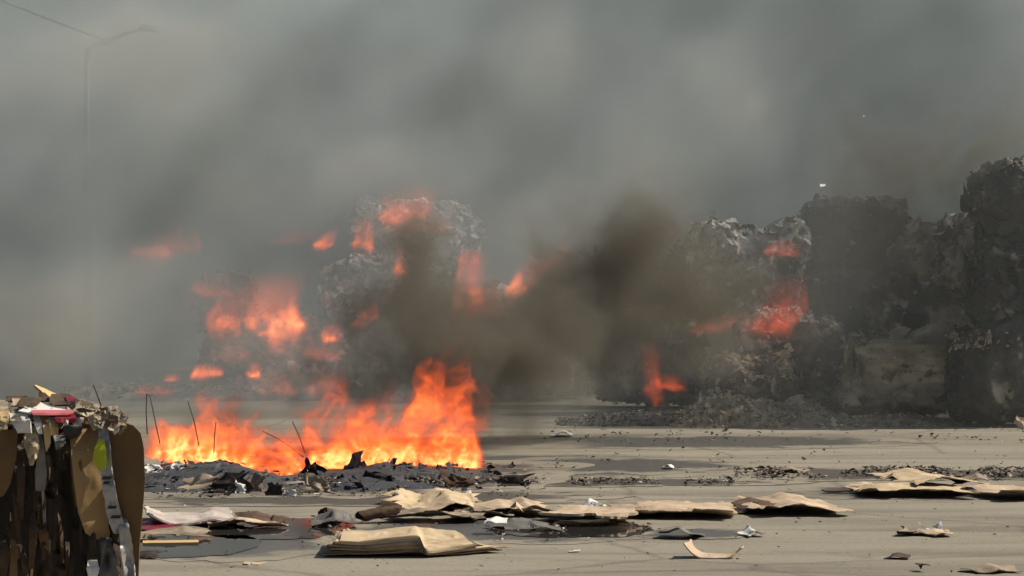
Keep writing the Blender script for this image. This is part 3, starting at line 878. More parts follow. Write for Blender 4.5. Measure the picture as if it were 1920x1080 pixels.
crumbs('litter_crumbs', [(560, 1480, 899, 912, 800, 0.034), (1380, 1960, 880, 901, 1100, 0.042), (640, 1000, 902, 912, 160, 0.06)], 'band of dark crumbs and shreds across the yard', 3)
crumbs('litter_crumbs', [(240, 1960, 915, 1078, 420, 0.016), (240, 1960, 830, 900, 380, 0.028), (1000, 1920, 802, 830, 260, 0.04), (560, 1250, 985, 1020, 120, 0.025)], 'fine flecks of paper scattered over the concrete', 5)
crumbs('litter_crumbs', [(260, 1000, 912, 936, 600, 0.035)], 'fringe of burnt crumbs before the ash heap', 8)

# ------------------------------------------------------------------ foreground bale
def near_bale():
    yb = 9.0
    bx0, bx1 = at(-330, 0, yb).x, at(266, 0, yb).x
    root = empty('cardboard_bale', ((bx0 + bx1) / 2, yb + 0.62, 0))
    tag(root, 'big bale of pressed cardboard and wrappers in shade, close at the left edge', 'bale')
    org = Vector(root.location)
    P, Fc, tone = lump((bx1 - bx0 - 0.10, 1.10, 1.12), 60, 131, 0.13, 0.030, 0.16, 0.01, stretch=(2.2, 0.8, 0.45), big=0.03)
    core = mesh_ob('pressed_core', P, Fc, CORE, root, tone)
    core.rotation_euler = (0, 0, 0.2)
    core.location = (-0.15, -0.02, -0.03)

    def panel(name, rows, mat, nx=14, crumple=0.012, seed=0, thick=0.005, label=None, sub=8, par=root):
        """rows: (py, px left, px right, depth left, depth right) - a bent sheet on the front of the bale"""
        R = np.array([r if len(r) == 5 else (*r, r[3]) for r in rows], float)
        t = np.linspace(0, len(R) - 1, (len(R) - 1) * sub + 1)
        C = np.stack([np.interp(t, np.arange(len(R)), R[:, k]) for k in range(5)], 1)
        u = np.linspace(0, 1, nx)
        PX = C[:, 1:2] * (1 - u) + C[:, 2:3] * u
        D = C[:, 3:4] * (1 - u) + C[:, 4:5] * u
        PY = np.repeat(C[:, 0:1], nx, 1)
        Yw = yb + D - (266 - PX) / 516 * 0.17
        Pn = np.stack([PX / 22, PY / 30, np.full_like(PX, seed * 1.9)], -1)
        Yw = Yw + crumple * fbm(Pn, 3, seed % 25)
        Xw = (PX - 960) / F_PX * Yw
        Zw = CAM_H - (PY - HOR) / F_PX * Yw
        # rows run downwards, so the sheet faces the camera
        o = slab(name, (Xw - org.x)[:, ::-1].T[::-1], (Yw - org.y)[:, ::-1].T[::-1], (Zw - org.z)[:, ::-1].T[::-1], mat, par, thick)
        if label: o['label'] = label
        return o

    # big kraft panels at the right corner
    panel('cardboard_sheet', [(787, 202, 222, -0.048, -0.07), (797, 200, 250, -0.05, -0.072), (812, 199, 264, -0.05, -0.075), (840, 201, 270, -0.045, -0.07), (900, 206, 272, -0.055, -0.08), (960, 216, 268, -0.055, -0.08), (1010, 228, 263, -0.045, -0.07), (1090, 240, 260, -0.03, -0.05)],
          KRAFT_SHADE, crumple=0.006, seed=2, label='large flat brown panel at the right corner')
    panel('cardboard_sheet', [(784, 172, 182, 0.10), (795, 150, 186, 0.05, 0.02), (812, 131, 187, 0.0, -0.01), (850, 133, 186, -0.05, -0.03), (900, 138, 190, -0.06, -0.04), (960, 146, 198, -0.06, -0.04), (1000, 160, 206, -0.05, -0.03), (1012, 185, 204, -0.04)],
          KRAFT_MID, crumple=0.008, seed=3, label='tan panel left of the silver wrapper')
    # wrapper strip with lime patch and black bars
    w = panel('wrapper', [(786, 180, 197, 0.04, 0.0), (800, 183, 203, -0.03, -0.055), (830, 186, 207, -0.06, -0.075), (880, 188, 211, -0.075, -0.085), (930, 195, 219, -0.075, -0.085), (980, 205, 232, -0.07, -0.08), (1000, 214, 236, -0.065)],
          FOIL, crumple=0.02, seed=4, label='creased silver wrapper strip')
    panel('lime_patch', [(824, 184, 196, -0.075), (845, 176, 199, -0.085, -0.092), (862, 174, 200, -0.09, -0.095), (880, 184, 197, -0.09, -0.095)], LIME, nx=8, crumple=0.004, seed=5, thick=0.002, par=w and root, label='lime green patch of the wrapper')
    for (a, b, c) in ((893, 190, 210), (902, 192, 207), (948, 200, 220), (966, 206, 228)):
        panel('black_bar', [(a, b + 4, c, -0.10), (a + 6, b, c - 3, -0.10)], BLACKP, nx=6, crumple=0.0, seed=6, thick=0.002, label='black printed bar')
    panel('plastic_film', [(965, 222, 238, -0.05), (990, 224, 242, -0.08), (1030, 224, 250, -0.09, -0.06), (1070, 230, 254, -0.08), (1100, 236, 256, -0.06)], FOIL, crumple=0.04, seed=7, label='shiny film at the lower right corner')
    panel('paper_sheet', [(1050, 165, 182, -0.05), (1066, 162, 186, -0.06), (1085, 166, 180, -0.05)], PAPER, nx=8, crumple=0.03, seed=8)
    panel('plastic_film', [(1010, 188, 206, -0.04), (1045, 190, 218, -0.07), (1090, 186, 226, -0.07)], WET_GREY, crumple=0.05, seed=9)
    # upper left pieces
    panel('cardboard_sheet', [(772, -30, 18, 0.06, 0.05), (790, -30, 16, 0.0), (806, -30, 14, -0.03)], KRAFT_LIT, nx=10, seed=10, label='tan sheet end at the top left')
    panel('cardboard_sheet', [(806, -30, 34, -0.01), (860, -30, 30, -0.035), (905, -30, 20, -0.03), (930, -30, 6, -0.01)], KRAFT_SHADE, nx=10, seed=11)
    panel('plastic_film', [(777, 18, 50, 0.05, 0.02), (790, 20, 58, -0.02, -0.05), (812, 34, 60, -0.03, -0.05)], PAPER, nx=12, crumple=0.035, seed=12, label='white plastic scrap')
    panel('paper_sheet', [(779, 62, 74, 0.03), (795, 64, 78, -0.04), (814, 72, 80, -0.055)], PAPER, nx=8, crumple=0.012, seed=13, label='bright white paper sliver')
    panel('cardboard_sheet', [(778, 77, 92, 0.03), (800, 80, 93, -0.05), (825, 83, 95, -0.06), (846, 86, 88, -0.06)], KRAFT_LIT, nx=8, crumple=0.006, seed=14, label='bright tan strip near the top')
    panel('crumpled_bag', [(800, 56, 66, 0.0), (818, 44, 72, -0.06), (842, 48, 72, -0.065), (858, 54, 68, -0.06), (872, 57, 62, -0.05)], BAG, nx=12, crumple=0.05, seed=15, label='crumpled beige bag')
    panel('cardboard_sheet', [(815, 70, 78, -0.03), (850, 70, 84, -0.05), (890, 66, 88, -0.045), (920, 66, 84, -0.03)], WET_GREY, nx=8, seed=16)
    panel('carton', [(772, 98, 132, 0.08, 0.06), (778, 96, 140, 0.0, -0.02), (786, 100, 144, -0.05, -0.06), (793, 108, 140, -0.055)], MAROON, nx=14, crumple=0.02, seed=17, label='maroon carton folded over the top edge')
    panel('carton', [(786, 120, 150, -0.03), (800, 118, 154, -0.06), (815, 122, 148, -0.05), (822, 126, 134, -0.04)], BLACKP, nx=10, crumple=0.02, seed=18, label='black carton under the maroon one')
    panel('paper_sheet', [(790, 92, 104, -0.02), (803, 92, 110, -0.055), (816, 94, 108, -0.05)], KRAFT_LIT, nx=8, crumple=0.05, seed=19)
    panel('plastic_film', [(818, 98, 122, -0.02), (830, 102, 124, -0.05), (842, 104, 112, -0.03)], FOIL, nx=10, crumple=0.06, seed=20)
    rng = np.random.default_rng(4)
    mats = [DARKRAG, KRAFT_SHADE, DARKRAG, CHAR, DARKRAG, CHAR]
    for k in range(34):                      # pressed sheet edges; near-black colours carry the shade of the bale front
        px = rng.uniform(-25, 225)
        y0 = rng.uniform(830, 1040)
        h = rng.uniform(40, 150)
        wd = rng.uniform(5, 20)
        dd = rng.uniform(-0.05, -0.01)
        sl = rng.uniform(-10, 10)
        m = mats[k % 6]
        o = panel('sheet_edge', [(y0, px, px + wd * 0.5, dd + 0.04), (y0 + h * 0.3, px + sl * 0.3, px + wd + sl * 0.3, dd, dd + rng.uniform(-.03, .03)), (y0 + h, px + sl, px + sl + wd * 0.7, dd + 0.03)], m if m is not CORE else KRAFT_SHADE, nx=5, crumple=0.02, seed=30 + k, sub=4)
    # things lying on top: given as rows going back in depth
    def top(name, rows, mat, seed, crumple=0.02, thick=0.006, nx=12, label=None):
        return panel(name, rows, mat, nx, crumple, seed, thick, label, 6)
    top('paper_sheet', [(755, 68, 74, 0.42), (764, 52, 92, 0.26), (772, 34, 134, 0.02), (776, 56, 132, -0.015)], PAPER, 61, 0.01, 0.004, label='white sheet lying on top of the bale')
    top('paper_sheet', [(770, 58, 136, 0.0), (775, 60, 138, -0.04), (779, 62, 128, -0.045)], PINK, 62, 0.01, 0.003, label='pink edge below the white sheet')
    top('cardboard_sheet', [(725, 62, 66, 0.5, 0.52), (733, 72, 86, 0.5, 0.55), (742, 82, 106, 0.5, 0.6), (748, 92, 114, 0.5, 0.6)], KRAFT_LIT, 63, 0.01, 0.008, label='tan flap sticking up from the top')
    top('cardboard_sheet', [(738, 72, 84, 0.48), (746, 74, 92, 0.46), (754, 70, 96, 0.42)], DARKRAG, 64)
    top('cardboard_sheet', [(741, 96, 128, 0.45, 0.5), (748, 92, 140, 0.38, 0.45), (758, 92, 150, 0.3, 0.35), (762, 100, 150, 0.25)], DARKRAG, 65, 0.03, label='dark brown crumple on top')
    top('carton', [(746, 122, 136, 0.42), (752, 124, 146, 0.36), (757, 128, 146, 0.33)], MAROON, 66, 0.02)
    top('cardboard_sheet', [(745, 12, 50, 0.5), (750, 14, 56, 0.45), (754, 10, 44, 0.42)], DARKRAG, 67, 0.02)
    top('cardboard_sheet', [(750, 22, 46, 0.4), (758, 24, 44, 0.32), (763, 20, 38, 0.28)], KRAFT_PINK, 68, 0.02)
    top('cardboard_sheet', [(753, -30, 16, 0.45), (762, -30, 14, 0.3), (772, -30, 16, 0.06)], KRAFT_DULL, 69, 0.03)
    top('cardboard_sheet', [(748, 40, 78, 0.4), (757, 36, 74, 0.3), (766, 34, 60, 0.2)], DARKRAG, 70, 0.03)
    top('cardboard_sheet', [(752, 142, 160, 0.42), (762, 150, 190, 0.32), (772, 172, 200, 0.2), (778, 180, 205, 0.1)], KRAFT_DULL, 71, 0.02, label='dull sheet sloping down to the right corner')
    top('cardboard_sheet', [(764, 204, 222, 0.1), (775, 206, 226, 0.03), (790, 208, 228, 0.0)], KRAFT_DULL, 72, 0.05)
    # frayed torn fibres along the top edge
    pts, nrm = [], []
    for k in range(170):
        px = rng.uniform(128, 232) if k < 120 else rng.uniform(-20, 130)
        py = (758 + (px - 128) * 0.26 if px > 128 else 772) + rng.uniform(-4, 26)
        d = max(-0.06, 0.28 - (py - 758) * 0.009) + rng.uniform(-0.03, 0.03)
        pts.append(at(px, py, yb + d - (266 - px) / 516 * 0.17) - org)
        nrm.append((rng.normal(0.2, .5), rng.normal(-0.6, .4), rng.normal(0.5, .5)))
    V, Fs, T = scraps(pts, nrm, 0.035, 8, flat=0.6, tone_lo=0.25)
    o = mesh_ob('torn_fibres', V, Fs, TAN_BALE, root, T)
    o['kind'] = 'stuff'
    wire = tube('baling_wire', [at(190, 762, 9.25) - org, at(185, 748, 9.25) - org, at(180, 734, 9.25) - org, at(175, 722, 9.25) - org], 0.0028, METAL, root)
    return root


near_bale()

# ------------------------------------------------------------------ lamp post and cable far left in the smoke
LY = 48.5
lamp = empty('street_lamp', (at(163, 0, LY).x, LY, 0))
tag(lamp, 'street lamp on a bent arm, faint in the smoke at upper left', 'street lamp')
lo = Vector(lamp.location)
tube('pole', [(0, 0, 0), (0, 0, 3), at(163, 92, LY) - lo], [0.09, 0.075, 0.05], STEEL, lamp, 10)
tube('arm', [at(160, 92, LY) - lo, at(178, 84, LY) - lo, at(205, 76, LY) - lo, at(235, 62, LY) - lo, at(268, 55, LY) - lo], 0.035, STEEL, lamp, 8)
tube('clamp', [at(188, 80, LY) - lo, at(208, 75, LY) - lo], 0.075, STEEL, lamp, 8)
hd = at(278, 55, LY) - lo
V, Fc = [], []
for i, (dx, r) in enumerate(((-0.18, 0.03), (-0.12, 0.075), (0.02, 0.10), (0.14, 0.085), (0.2, 0.03))):
    for s in range(10):
        t = 2 * math.pi * s / 10
        V.append((hd.x + dx, hd.y + 1.5 * r * math.cos(t), hd.z + r * (math.sin(t) if math.sin(t) > 0 else 0.45 * math.sin(t)) - dx * 0.25))
for i in range(4):
    for s in range(10): Fc.append((i * 10 + s, i * 10 + (s + 1) % 10, (i + 1) * 10 + (s + 1) % 10, (i + 1) * 10 + s))
Fc += [tuple(range(10))[::-1], tuple(range(40, 50))]
mesh_ob('lamp_head', V, Fc, STEEL, lamp, smooth=True)
cable = []
for k in range(24):
    t = k / 23
    px, py = 197 + (-700 - 197) * t, 76 - 400 * t + 60 * (t * (1 - t)) * 4 * 0.3
    cable.append(at(px, py, LY + 3 * t))
tag(tube('overhead_cable', cable, 0.022, RUBBER), 'thin overhead cable running up left from the street lamp', 'cable')

# burnt flakes drifting in the air
for (px, py, y, s, lab) in ((1543, 348, 31, 0.05, 'pale paper flake drifting in the air at upper right'), (1620, 218, 33, 0.03, 'tiny pale flake high in the dark smoke'), (505, 301, 33, 0.022, 'tiny pale flake in the smoke at upper left')):
    c = at(px, py, y)
    V, Fs, T = scraps([(0, 0, 0)], [(0.3, -0.6, 0.6)], s, int(px))
    o = mesh_ob('drifting_flake', V, Fs, PAPER, None, T, loc=c)
    tag(o, lab, 'paper flake')


# ------------------------------------------------------------------ smoke and flames: voxel volumes
def volume(name, D, bmin, bmax, mat):
    nx, ny, nz = D.shape
    me = bpy.data.meshes.new(name)
    me.vertices.add(D.size)
    ax = [np.linspace(bmin[i], bmax[i], D.shape[i]) for i in range(3)]
    G = np.stack(np.meshgrid(*ax, indexing='ij'), -1).reshape(-1, 3).astype(np.float32)
    me.vertices.foreach_set('co', G.ravel())
    a = me.attributes.new('amount', 'FLOAT', 'POINT')
    a.data.foreach_set('value', D.astype(np.float32).ravel())
    me.materials.append(mat)
    o = bpy.data.objects.new(name, me)
    COL.objects.link(o)
    ng = bpy.data.node_groups.new(name + '_grid', 'GeometryNodeTree')
    ng.interface.new_socket('Geometry', in_out='INPUT', socket_type='NodeSocketGeometry')
    ng.interface.new_socket('Geometry', in_out='OUTPUT', socket_type='NodeSocketGeometry')
    N, K = ng.nodes.new, ng.links.new
    gi, go, pos = N('NodeGroupInput'), N('NodeGroupOutput'), N('GeometryNodeInputPosition')

    def vm(op, a_, b_):
        n = N('ShaderNodeVectorMath')
        n.operation = op
        K(a_, n.inputs[0])
        if b_ is not None: n.inputs[1].default_value = b_
        return n.outputs[0]
    q = vm('SUBTRACT', pos.outputs[0], bmin)
    q = vm('MULTIPLY', q, [(D.shape[i] - 1) / (bmax[i] - bmin[i]) for i in range(3)])
    q = vm('FLOOR', vm('ADD', q, (0.5, 0.5, 0.5)), None)
    se = N('ShaderNodeSeparateXYZ')
    K(q, se.inputs[0])

    def im(op, a_, b_):
        n = N('FunctionNodeIntegerMath')
        n.operation = op
        for i, x in enumerate((a_, b_)):
            if isinstance(x, int): n.inputs[i].default_value = x
            else: K(x, n.inputs[i])
        return n.outputs[0]

    def fi(s):
        n = N('FunctionNodeFloatToInt')
        K(s, n.inputs[0])
        return n.outputs[0]
    idx = im('ADD', im('ADD', im('MULTIPLY', fi(se.outputs[0]), ny * nz), im('MULTIPLY', fi(se.outputs[1]), nz)), fi(se.outputs[2]))
    si = N('GeometryNodeSampleIndex')
    si.data_type, si.domain = 'FLOAT', 'POINT'
    na = N('GeometryNodeInputNamedAttribute')
    na.data_type = 'FLOAT'
    na.inputs[0].default_value = 'amount'
    K(gi.outputs[0], si.inputs[0])
    K(na.outputs[0], si.inputs[1])
    K(idx, si.inputs[2])
    vc = N('GeometryNodeVolumeCube')
    K(si.outputs[0], vc.inputs['Density'])
    vc.inputs['Min'].default_value = bmin
    vc.inputs['Max'].default_value = bmax
    for i, k in enumerate('XYZ'): vc.inputs['Resolution ' + k].default_value = D.shape[i]
    sm = N('GeometryNodeSetMaterial')
    sm.inputs['Material'].default_value = mat
    K(vc.outputs[0], sm.inputs[0])
    K(sm.outputs[0], go.inputs[0])
    o.modifiers.new('voxels', 'NODES').node_group = ng
    return o


def vol_out(name):
    m = bpy.data.materials.new(name)
    m.use_nodes = True
    nt = m.node_tree
    nt.nodes.clear()
    out = nt.nodes.new('ShaderNodeOutputMaterial')
    p = nt.nodes.new('ShaderNodeVolumePrincipled')
    nt.links.new(p.outputs[0], out.inputs['Volume'])
    a = nt.nodes.new('ShaderNodeAttribute')
    a.attribute_name = 'density'
    return m, nt, p, a.outputs['Fac']


def smoke_mat(name, stops, aniso=0.1):
    m, nt, p, d = vol_out(name)
    p.inputs['Density Attribute'].default_value = 'density'
    p.inputs['Density'].default_value = 1.0
    p.inputs['Anisotropy'].default_value = aniso
    r = ramp_node(nt, stops)
    nt.links.new(d, r.inputs[0])
    nt.links.new(r.outputs[0], p.inputs['Color'])
    return m


def fire_mat(name, gain, power=1.7, soot=1.6):
    m, nt, p, d = vol_out(name)
    p.inputs['Density Attribute'].default_value = ''
    p.inputs['Color'].default_value = (0.12, 0.06, 0.04, 1)
    k = nt.nodes.new('ShaderNodeMath')
    k.operation = 'MULTIPLY'
    k.inputs[1].default_value = soot
    nt.links.new(d, k.inputs[0])
    nt.links.new(k.outputs[0], p.inputs['Density'])
    r = ramp_node(nt, [(0.0, (1.0, 0.085, 0.018)), (0.4, (1.0, 0.14, 0.022)), (0.65, (1.0, 0.23, 0.04)), (0.9, (1.0, 0.5, 0.17))])
    nt.links.new(d, r.inputs[0])
    nt.links.new(r.outputs[0], p.inputs['Emission Color'])
    e = nt.nodes.new('ShaderNodeMath')
    e.operation = 'POWER'
    e.inputs[1].default_value = power
    nt.links.new(d, e.inputs[0])
    e2 = nt.nodes.new('ShaderNodeMath')
    e2.operation = 'MULTIPLY'
    e2.inputs[1].default_value = gain
    nt.links.new(e.outputs[0], e2.inputs[0])
    nt.links.new(e2.outputs[0], p.inputs['Emission Strength'])
    return m


def grid(bmin, bmax, step):
    n = [max(6, int(round((bmax[i] - bmin[i]) / step[i])) + 1) for i in range(3)]
    ax = [np.linspace(bmin[i], bmax[i], n[i]) for i in range(3)]
    return np.stack(np.meshgrid(*ax, indexing='ij'), -1)


def edge_fade(G, bmin, bmax, m):
    f = 1.0
    for i in range(3):
        lo, hi = m[i]
        if lo: f = f * sstep(bmin[i], bmin[i] + lo, G[..., i])
        if hi: f = f * (1 - sstep(bmax[i] - hi, bmax[i], G[..., i]))
    return f


def blobs(G, lst, warp):
    s = 0.0
    for (px, py, y, rx, rz, ry, amp) in lst:
        c = at(px, py, y)
        k = F_PX / y
        q = ((G[..., 0] + warp[0] - c.x) / (rx / k)) ** 2 + ((G[..., 2] + warp[1] - c.z) / (rz / k)) ** 2 + ((G[..., 1] - c.y) / ry) ** 2
        s = s + amp * np.exp(-q * 1.2)
    return s


# far bank of grey smoke
def far_smoke():
    bmin, bmax = (-24, 44.6, 0), (26, 74, 15)
    G = grid(bmin, bmax, (0.36, 0.36, 0.3))
    w1 = fbm(G * 0.35, 3, 2) * 1.6
    w2 = fbm(G * 0.35 + 40, 3, 5) * 1.4
    y = G[..., 1]
    Q = np.stack([G[..., 0] * 0.9 + w1 - 0.45 * G[..., 2], y * 0.6, G[..., 2] * 0.8 + w2], -1)
    n = fbm(Q * 0.36, 4, 9)
    n2 = fbm(Q * 1.1 + 5, 4, 14, 0.62)
    D = np.clip(0.12 + 1.0 * n + 0.75 * n2, 0.015, 0.9)
    thin = np.clip(blobs(G, [(230, 60, 58, 360, 120, 90, 2.2)], (w1 * 0.5, w2 * 0.5)), 0, 1)
    D = D * (1 - 0.80 * thin)
    D = D + blobs(G, [(1830, 250, 46.5, 300, 400, 2.0, 0.8), (1670, 80, 46.5, 150, 240, 2.0, 0.6), (1900, 520, 46.5, 300, 260, 2, 0.6), (1590, 430, 46.5, 130, 170, 2.0, 0.6),
                      (90, 420, 46.5, 150, 90, 2, 0.6), (160, 260, 49, 260, 70, 3, 0.35), (640, 500, 47, 170, 70, 2, 0.25), (560, 150, 48, 130, 120, 2, 0.25), (1180, 560, 47, 200, 160, 2, 0.3)],
                  (w1 * 0.6, w2 * 0.6)) * np.clip(1 + 0.9 * n, 0.1, 2)
    D = D * edge_fade(G, bmin, bmax, ((5, 5), (1.2, 6), (0, 4.5)))
    m = smoke_mat('grey_smoke', [(0.0, (0.95, 0.84, 0.66)), (0.035, (0.90, 0.81, 0.66)), (0.07, (0.56, 0.65, 0.68)), (0.12, (0.49, 0.575, 0.60)), (0.25, (0.37, 0.405, 0.395)), (0.5, (0.23, 0.235, 0.21))])  # warm thin stops paint sunlit tan into the smoke at upper left
    o = volume('smoke', D, bmin, bmax, m)
    tag(o, 'bank of grey smoke hiding the far yard and sky', 'smoke', kind='stuff')


# paler smoke drifting in front of the bank, between the stacks
def pale_smoke():
    bmin, bmax = (-17, 34.2, 0), (17, 44.4, 11)
    G = grid(bmin, bmax, (0.22, 0.2, 0.2))
    w1 = fbm(G * 0.5, 4, 3) * 1.3
    w2 = fbm(G * 0.5 + 30, 4, 7) * 1.3
    Q = np.stack([G[..., 0] + w1 - 0.4 * G[..., 2], G[..., 1] * 0.8, G[..., 2] + w2], -1)
    n = 0.75 * fbm(Q * 0.6, 4, 16, 0.6) + 0.55 * fbm(Q * 1.5 + 11, 3, 22, 0.6)
    px = G[..., 0] / G[..., 1] * F_PX + 960
    D = (0.055 + 0.035 * (1 - sstep(-2.5, 1.0, G[..., 0]))) * np.clip(1 + 2.4 * n, 0.05, 4) * sstep(34, 38, G[..., 1]) * (1 - 0.1 * sstep(3.2, 5.6, G[..., 0]))
    b = blobs(G, [(1370, 170, 42.5, 140, 120, 1.2, 0.30), (1230, 320, 42.5, 130, 90, 1.2, 0.4), (1010, 110, 43, 110, 130, 1.2, 0.28), (720, 300, 42.5, 150, 60, 1.0, 0.25), (880, 370, 43, 130, 60, 1.0, 0.3),
                      (70, 620, 41, 190, 100, 1.5, 0.55), (300, 570, 43, 120, 90, 1.2, 0.30), (480, 340, 43.5, 140, 50, 0.9, 0.22), (60, 255, 43, 130, 40, 1.0, 0.2), (60, 140, 43, 110, 60, 1.0, 0.35), (230, 75, 43.0, 190, 70, 1.0, 0.9), (330, 170, 43.2, 130, 60, 0.9, 0.35), (200, 520, 42.5, 160, 60, 1.0, 0.18), (720, 640, 39.5, 60, 45, 0.8, 0.45), (500, 650, 40, 110, 50, 0.8, 0.2)],
              (w1 * 0.55, w2 * 0.55))
    D = D + np.clip(b * (1 + 1.3 * n) - 0.03, 0, 0.42)
    # unseen sooty roll, added out of view to shade the right-hand stack
    q = ((G[..., 0] + 0.5 * w1 - 11.0) / 2.6) ** 2 + ((G[..., 2] + 0.5 * w2 - 5.6) / 2.6) ** 2 + ((G[..., 1] - 37.0) / 4.5) ** 2
    D = D + 0.55 * np.exp(-q * 1.2) * np.clip(1 + 0.8 * n, 0.2, 2)
    D = D * edge_fade(G, bmin, bmax, ((4, 4), (1.0, 0.6), (0, 2.0)))
    m = smoke_mat('pale_smoke', [(0.0, (0.54, 0.635, 0.675)), (0.1, (0.64, 0.725, 0.765)), (0.25, (0.80, 0.81, 0.76)), (0.42, (0.95, 0.885, 0.76)), (0.7, (0.32, 0.32, 0.29))])  # warm dense stop tints the upper-left puff as if sunlit
    o = volume('smoke', D, bmin, bmax, m)
    tag(o, 'thin pale smoke drifting in front of the bale stacks', 'smoke', kind='stuff')


# dark plume driven off the main fire
def near_smoke():
    bmin, bmax = (-6.2, 25.0, 0.0), (8.4, 34.1, 6.0)
    G = grid(bmin, bmax, (0.075, 0.11, 0.075))
    w1 = fbm(G * 1.2, 4, 12, 0.62) * 0.95
    w2 = fbm(G * 1.2 + 20, 4, 15, 0.62) * 0.95
    B = [(780, 510, 27.5, 75, 75, 0.6, 1.2), (800, 600, 27.2, 85, 70, 0.6, 1.7), (850, 680, 27.0, 95, 60, 0.6, 1.7), (920, 700, 27.0, 90, 70, 0.6, 1.5), (630, 690, 27.0, 60, 50, 0.5, 1.3), (690, 660, 27.0, 50, 40, 0.5, 0.7),
         (520, 755, 26.8, 110, 32, 0.5, 0.9), (1000, 650, 28.0, 95, 85, 0.7, 1.5), (1060, 580, 28.6, 80, 70, 0.7, 1.1), (1030, 450, 29.2, 65, 70, 0.8, 0.8), (1100, 370, 29.6, 70, 50, 0.8, 0.5), (1150, 540, 29.3, 90, 90, 0.8, 1.4),
         (1220, 450, 29.5, 90, 65, 0.8, 1.3), (1300, 540, 29.8, 95, 80, 0.8, 1.3), (1230, 620, 29.6, 100, 65, 0.8, 1.2), (970, 770, 28.0, 100, 32, 0.7, 0.8), (1130, 690, 30, 120, 55, 0.8, 0.8), (1370, 630, 30.2, 80, 60, 0.8, 0.6), (930, 610, 27.8, 70, 60, 0.6, 0.9),
         (1620, 430, 33.2, 110, 90, 0.5, 0.75), (1740, 520, 33.2, 110, 80, 0.5, 0.6), (1760, 330, 33.2, 150, 90, 0.5, 0.75), (1610, 270, 33.2, 100, 90, 0.5, 0.55), (1860, 240, 33.3, 110, 90, 0.4, 0.6), (1570, 590, 33.2, 80, 60, 0.4, 0.5),
         (430, 745, 26.6, 60, 30, 0.4, 0.8), (700, 600, 27.4, 45, 50, 0.5, 0.6)]
    b = blobs(G, B, (w1, w2))
    n = fbm(np.stack([G[..., 0] * 2.1 + w1 * 2, G[..., 1] * 1.6, G[..., 2] * 1.9 + w2 * 2], -1), 4, 21)
    D = 1.6 * np.clip(b * (1 + 1.9 * n) - 0.14, 0, 1.5)
    veil = 0.035 * np.clip(1 + 1.6 * fbm(G * 0.5, 3, 6), 0, 3) * sstep(27, 31, G[..., 1]) * (1 - 0.6 * sstep(3.6, 5.0, G[..., 0]))
    D = D + veil
    D = D * edge_fade(G, bmin, bmax, ((1.2, 1.2), (0.6, 0.35), (0, 1.5)))
    m = smoke_mat('sooty_smoke', [(0.0, (0.64, 0.70, 0.70)), (0.1, (0.52, 0.53, 0.50)), (0.3, (0.34, 0.32, 0.275)), (0.9, (0.235, 0.21, 0.17))])
    o = volume('smoke', D, bmin, bmax, m)
    tag(o, 'dark brown smoke rolling right from the main fire', 'smoke', kind='stuff')


far_smoke()
pale_smoke()
near_smoke()

# flames
FIRE = fire_mat('flame', 31.0, 1.9, 7.0)
FIRE_FAR = fire_mat('far_flame', 16.0, 1.6)


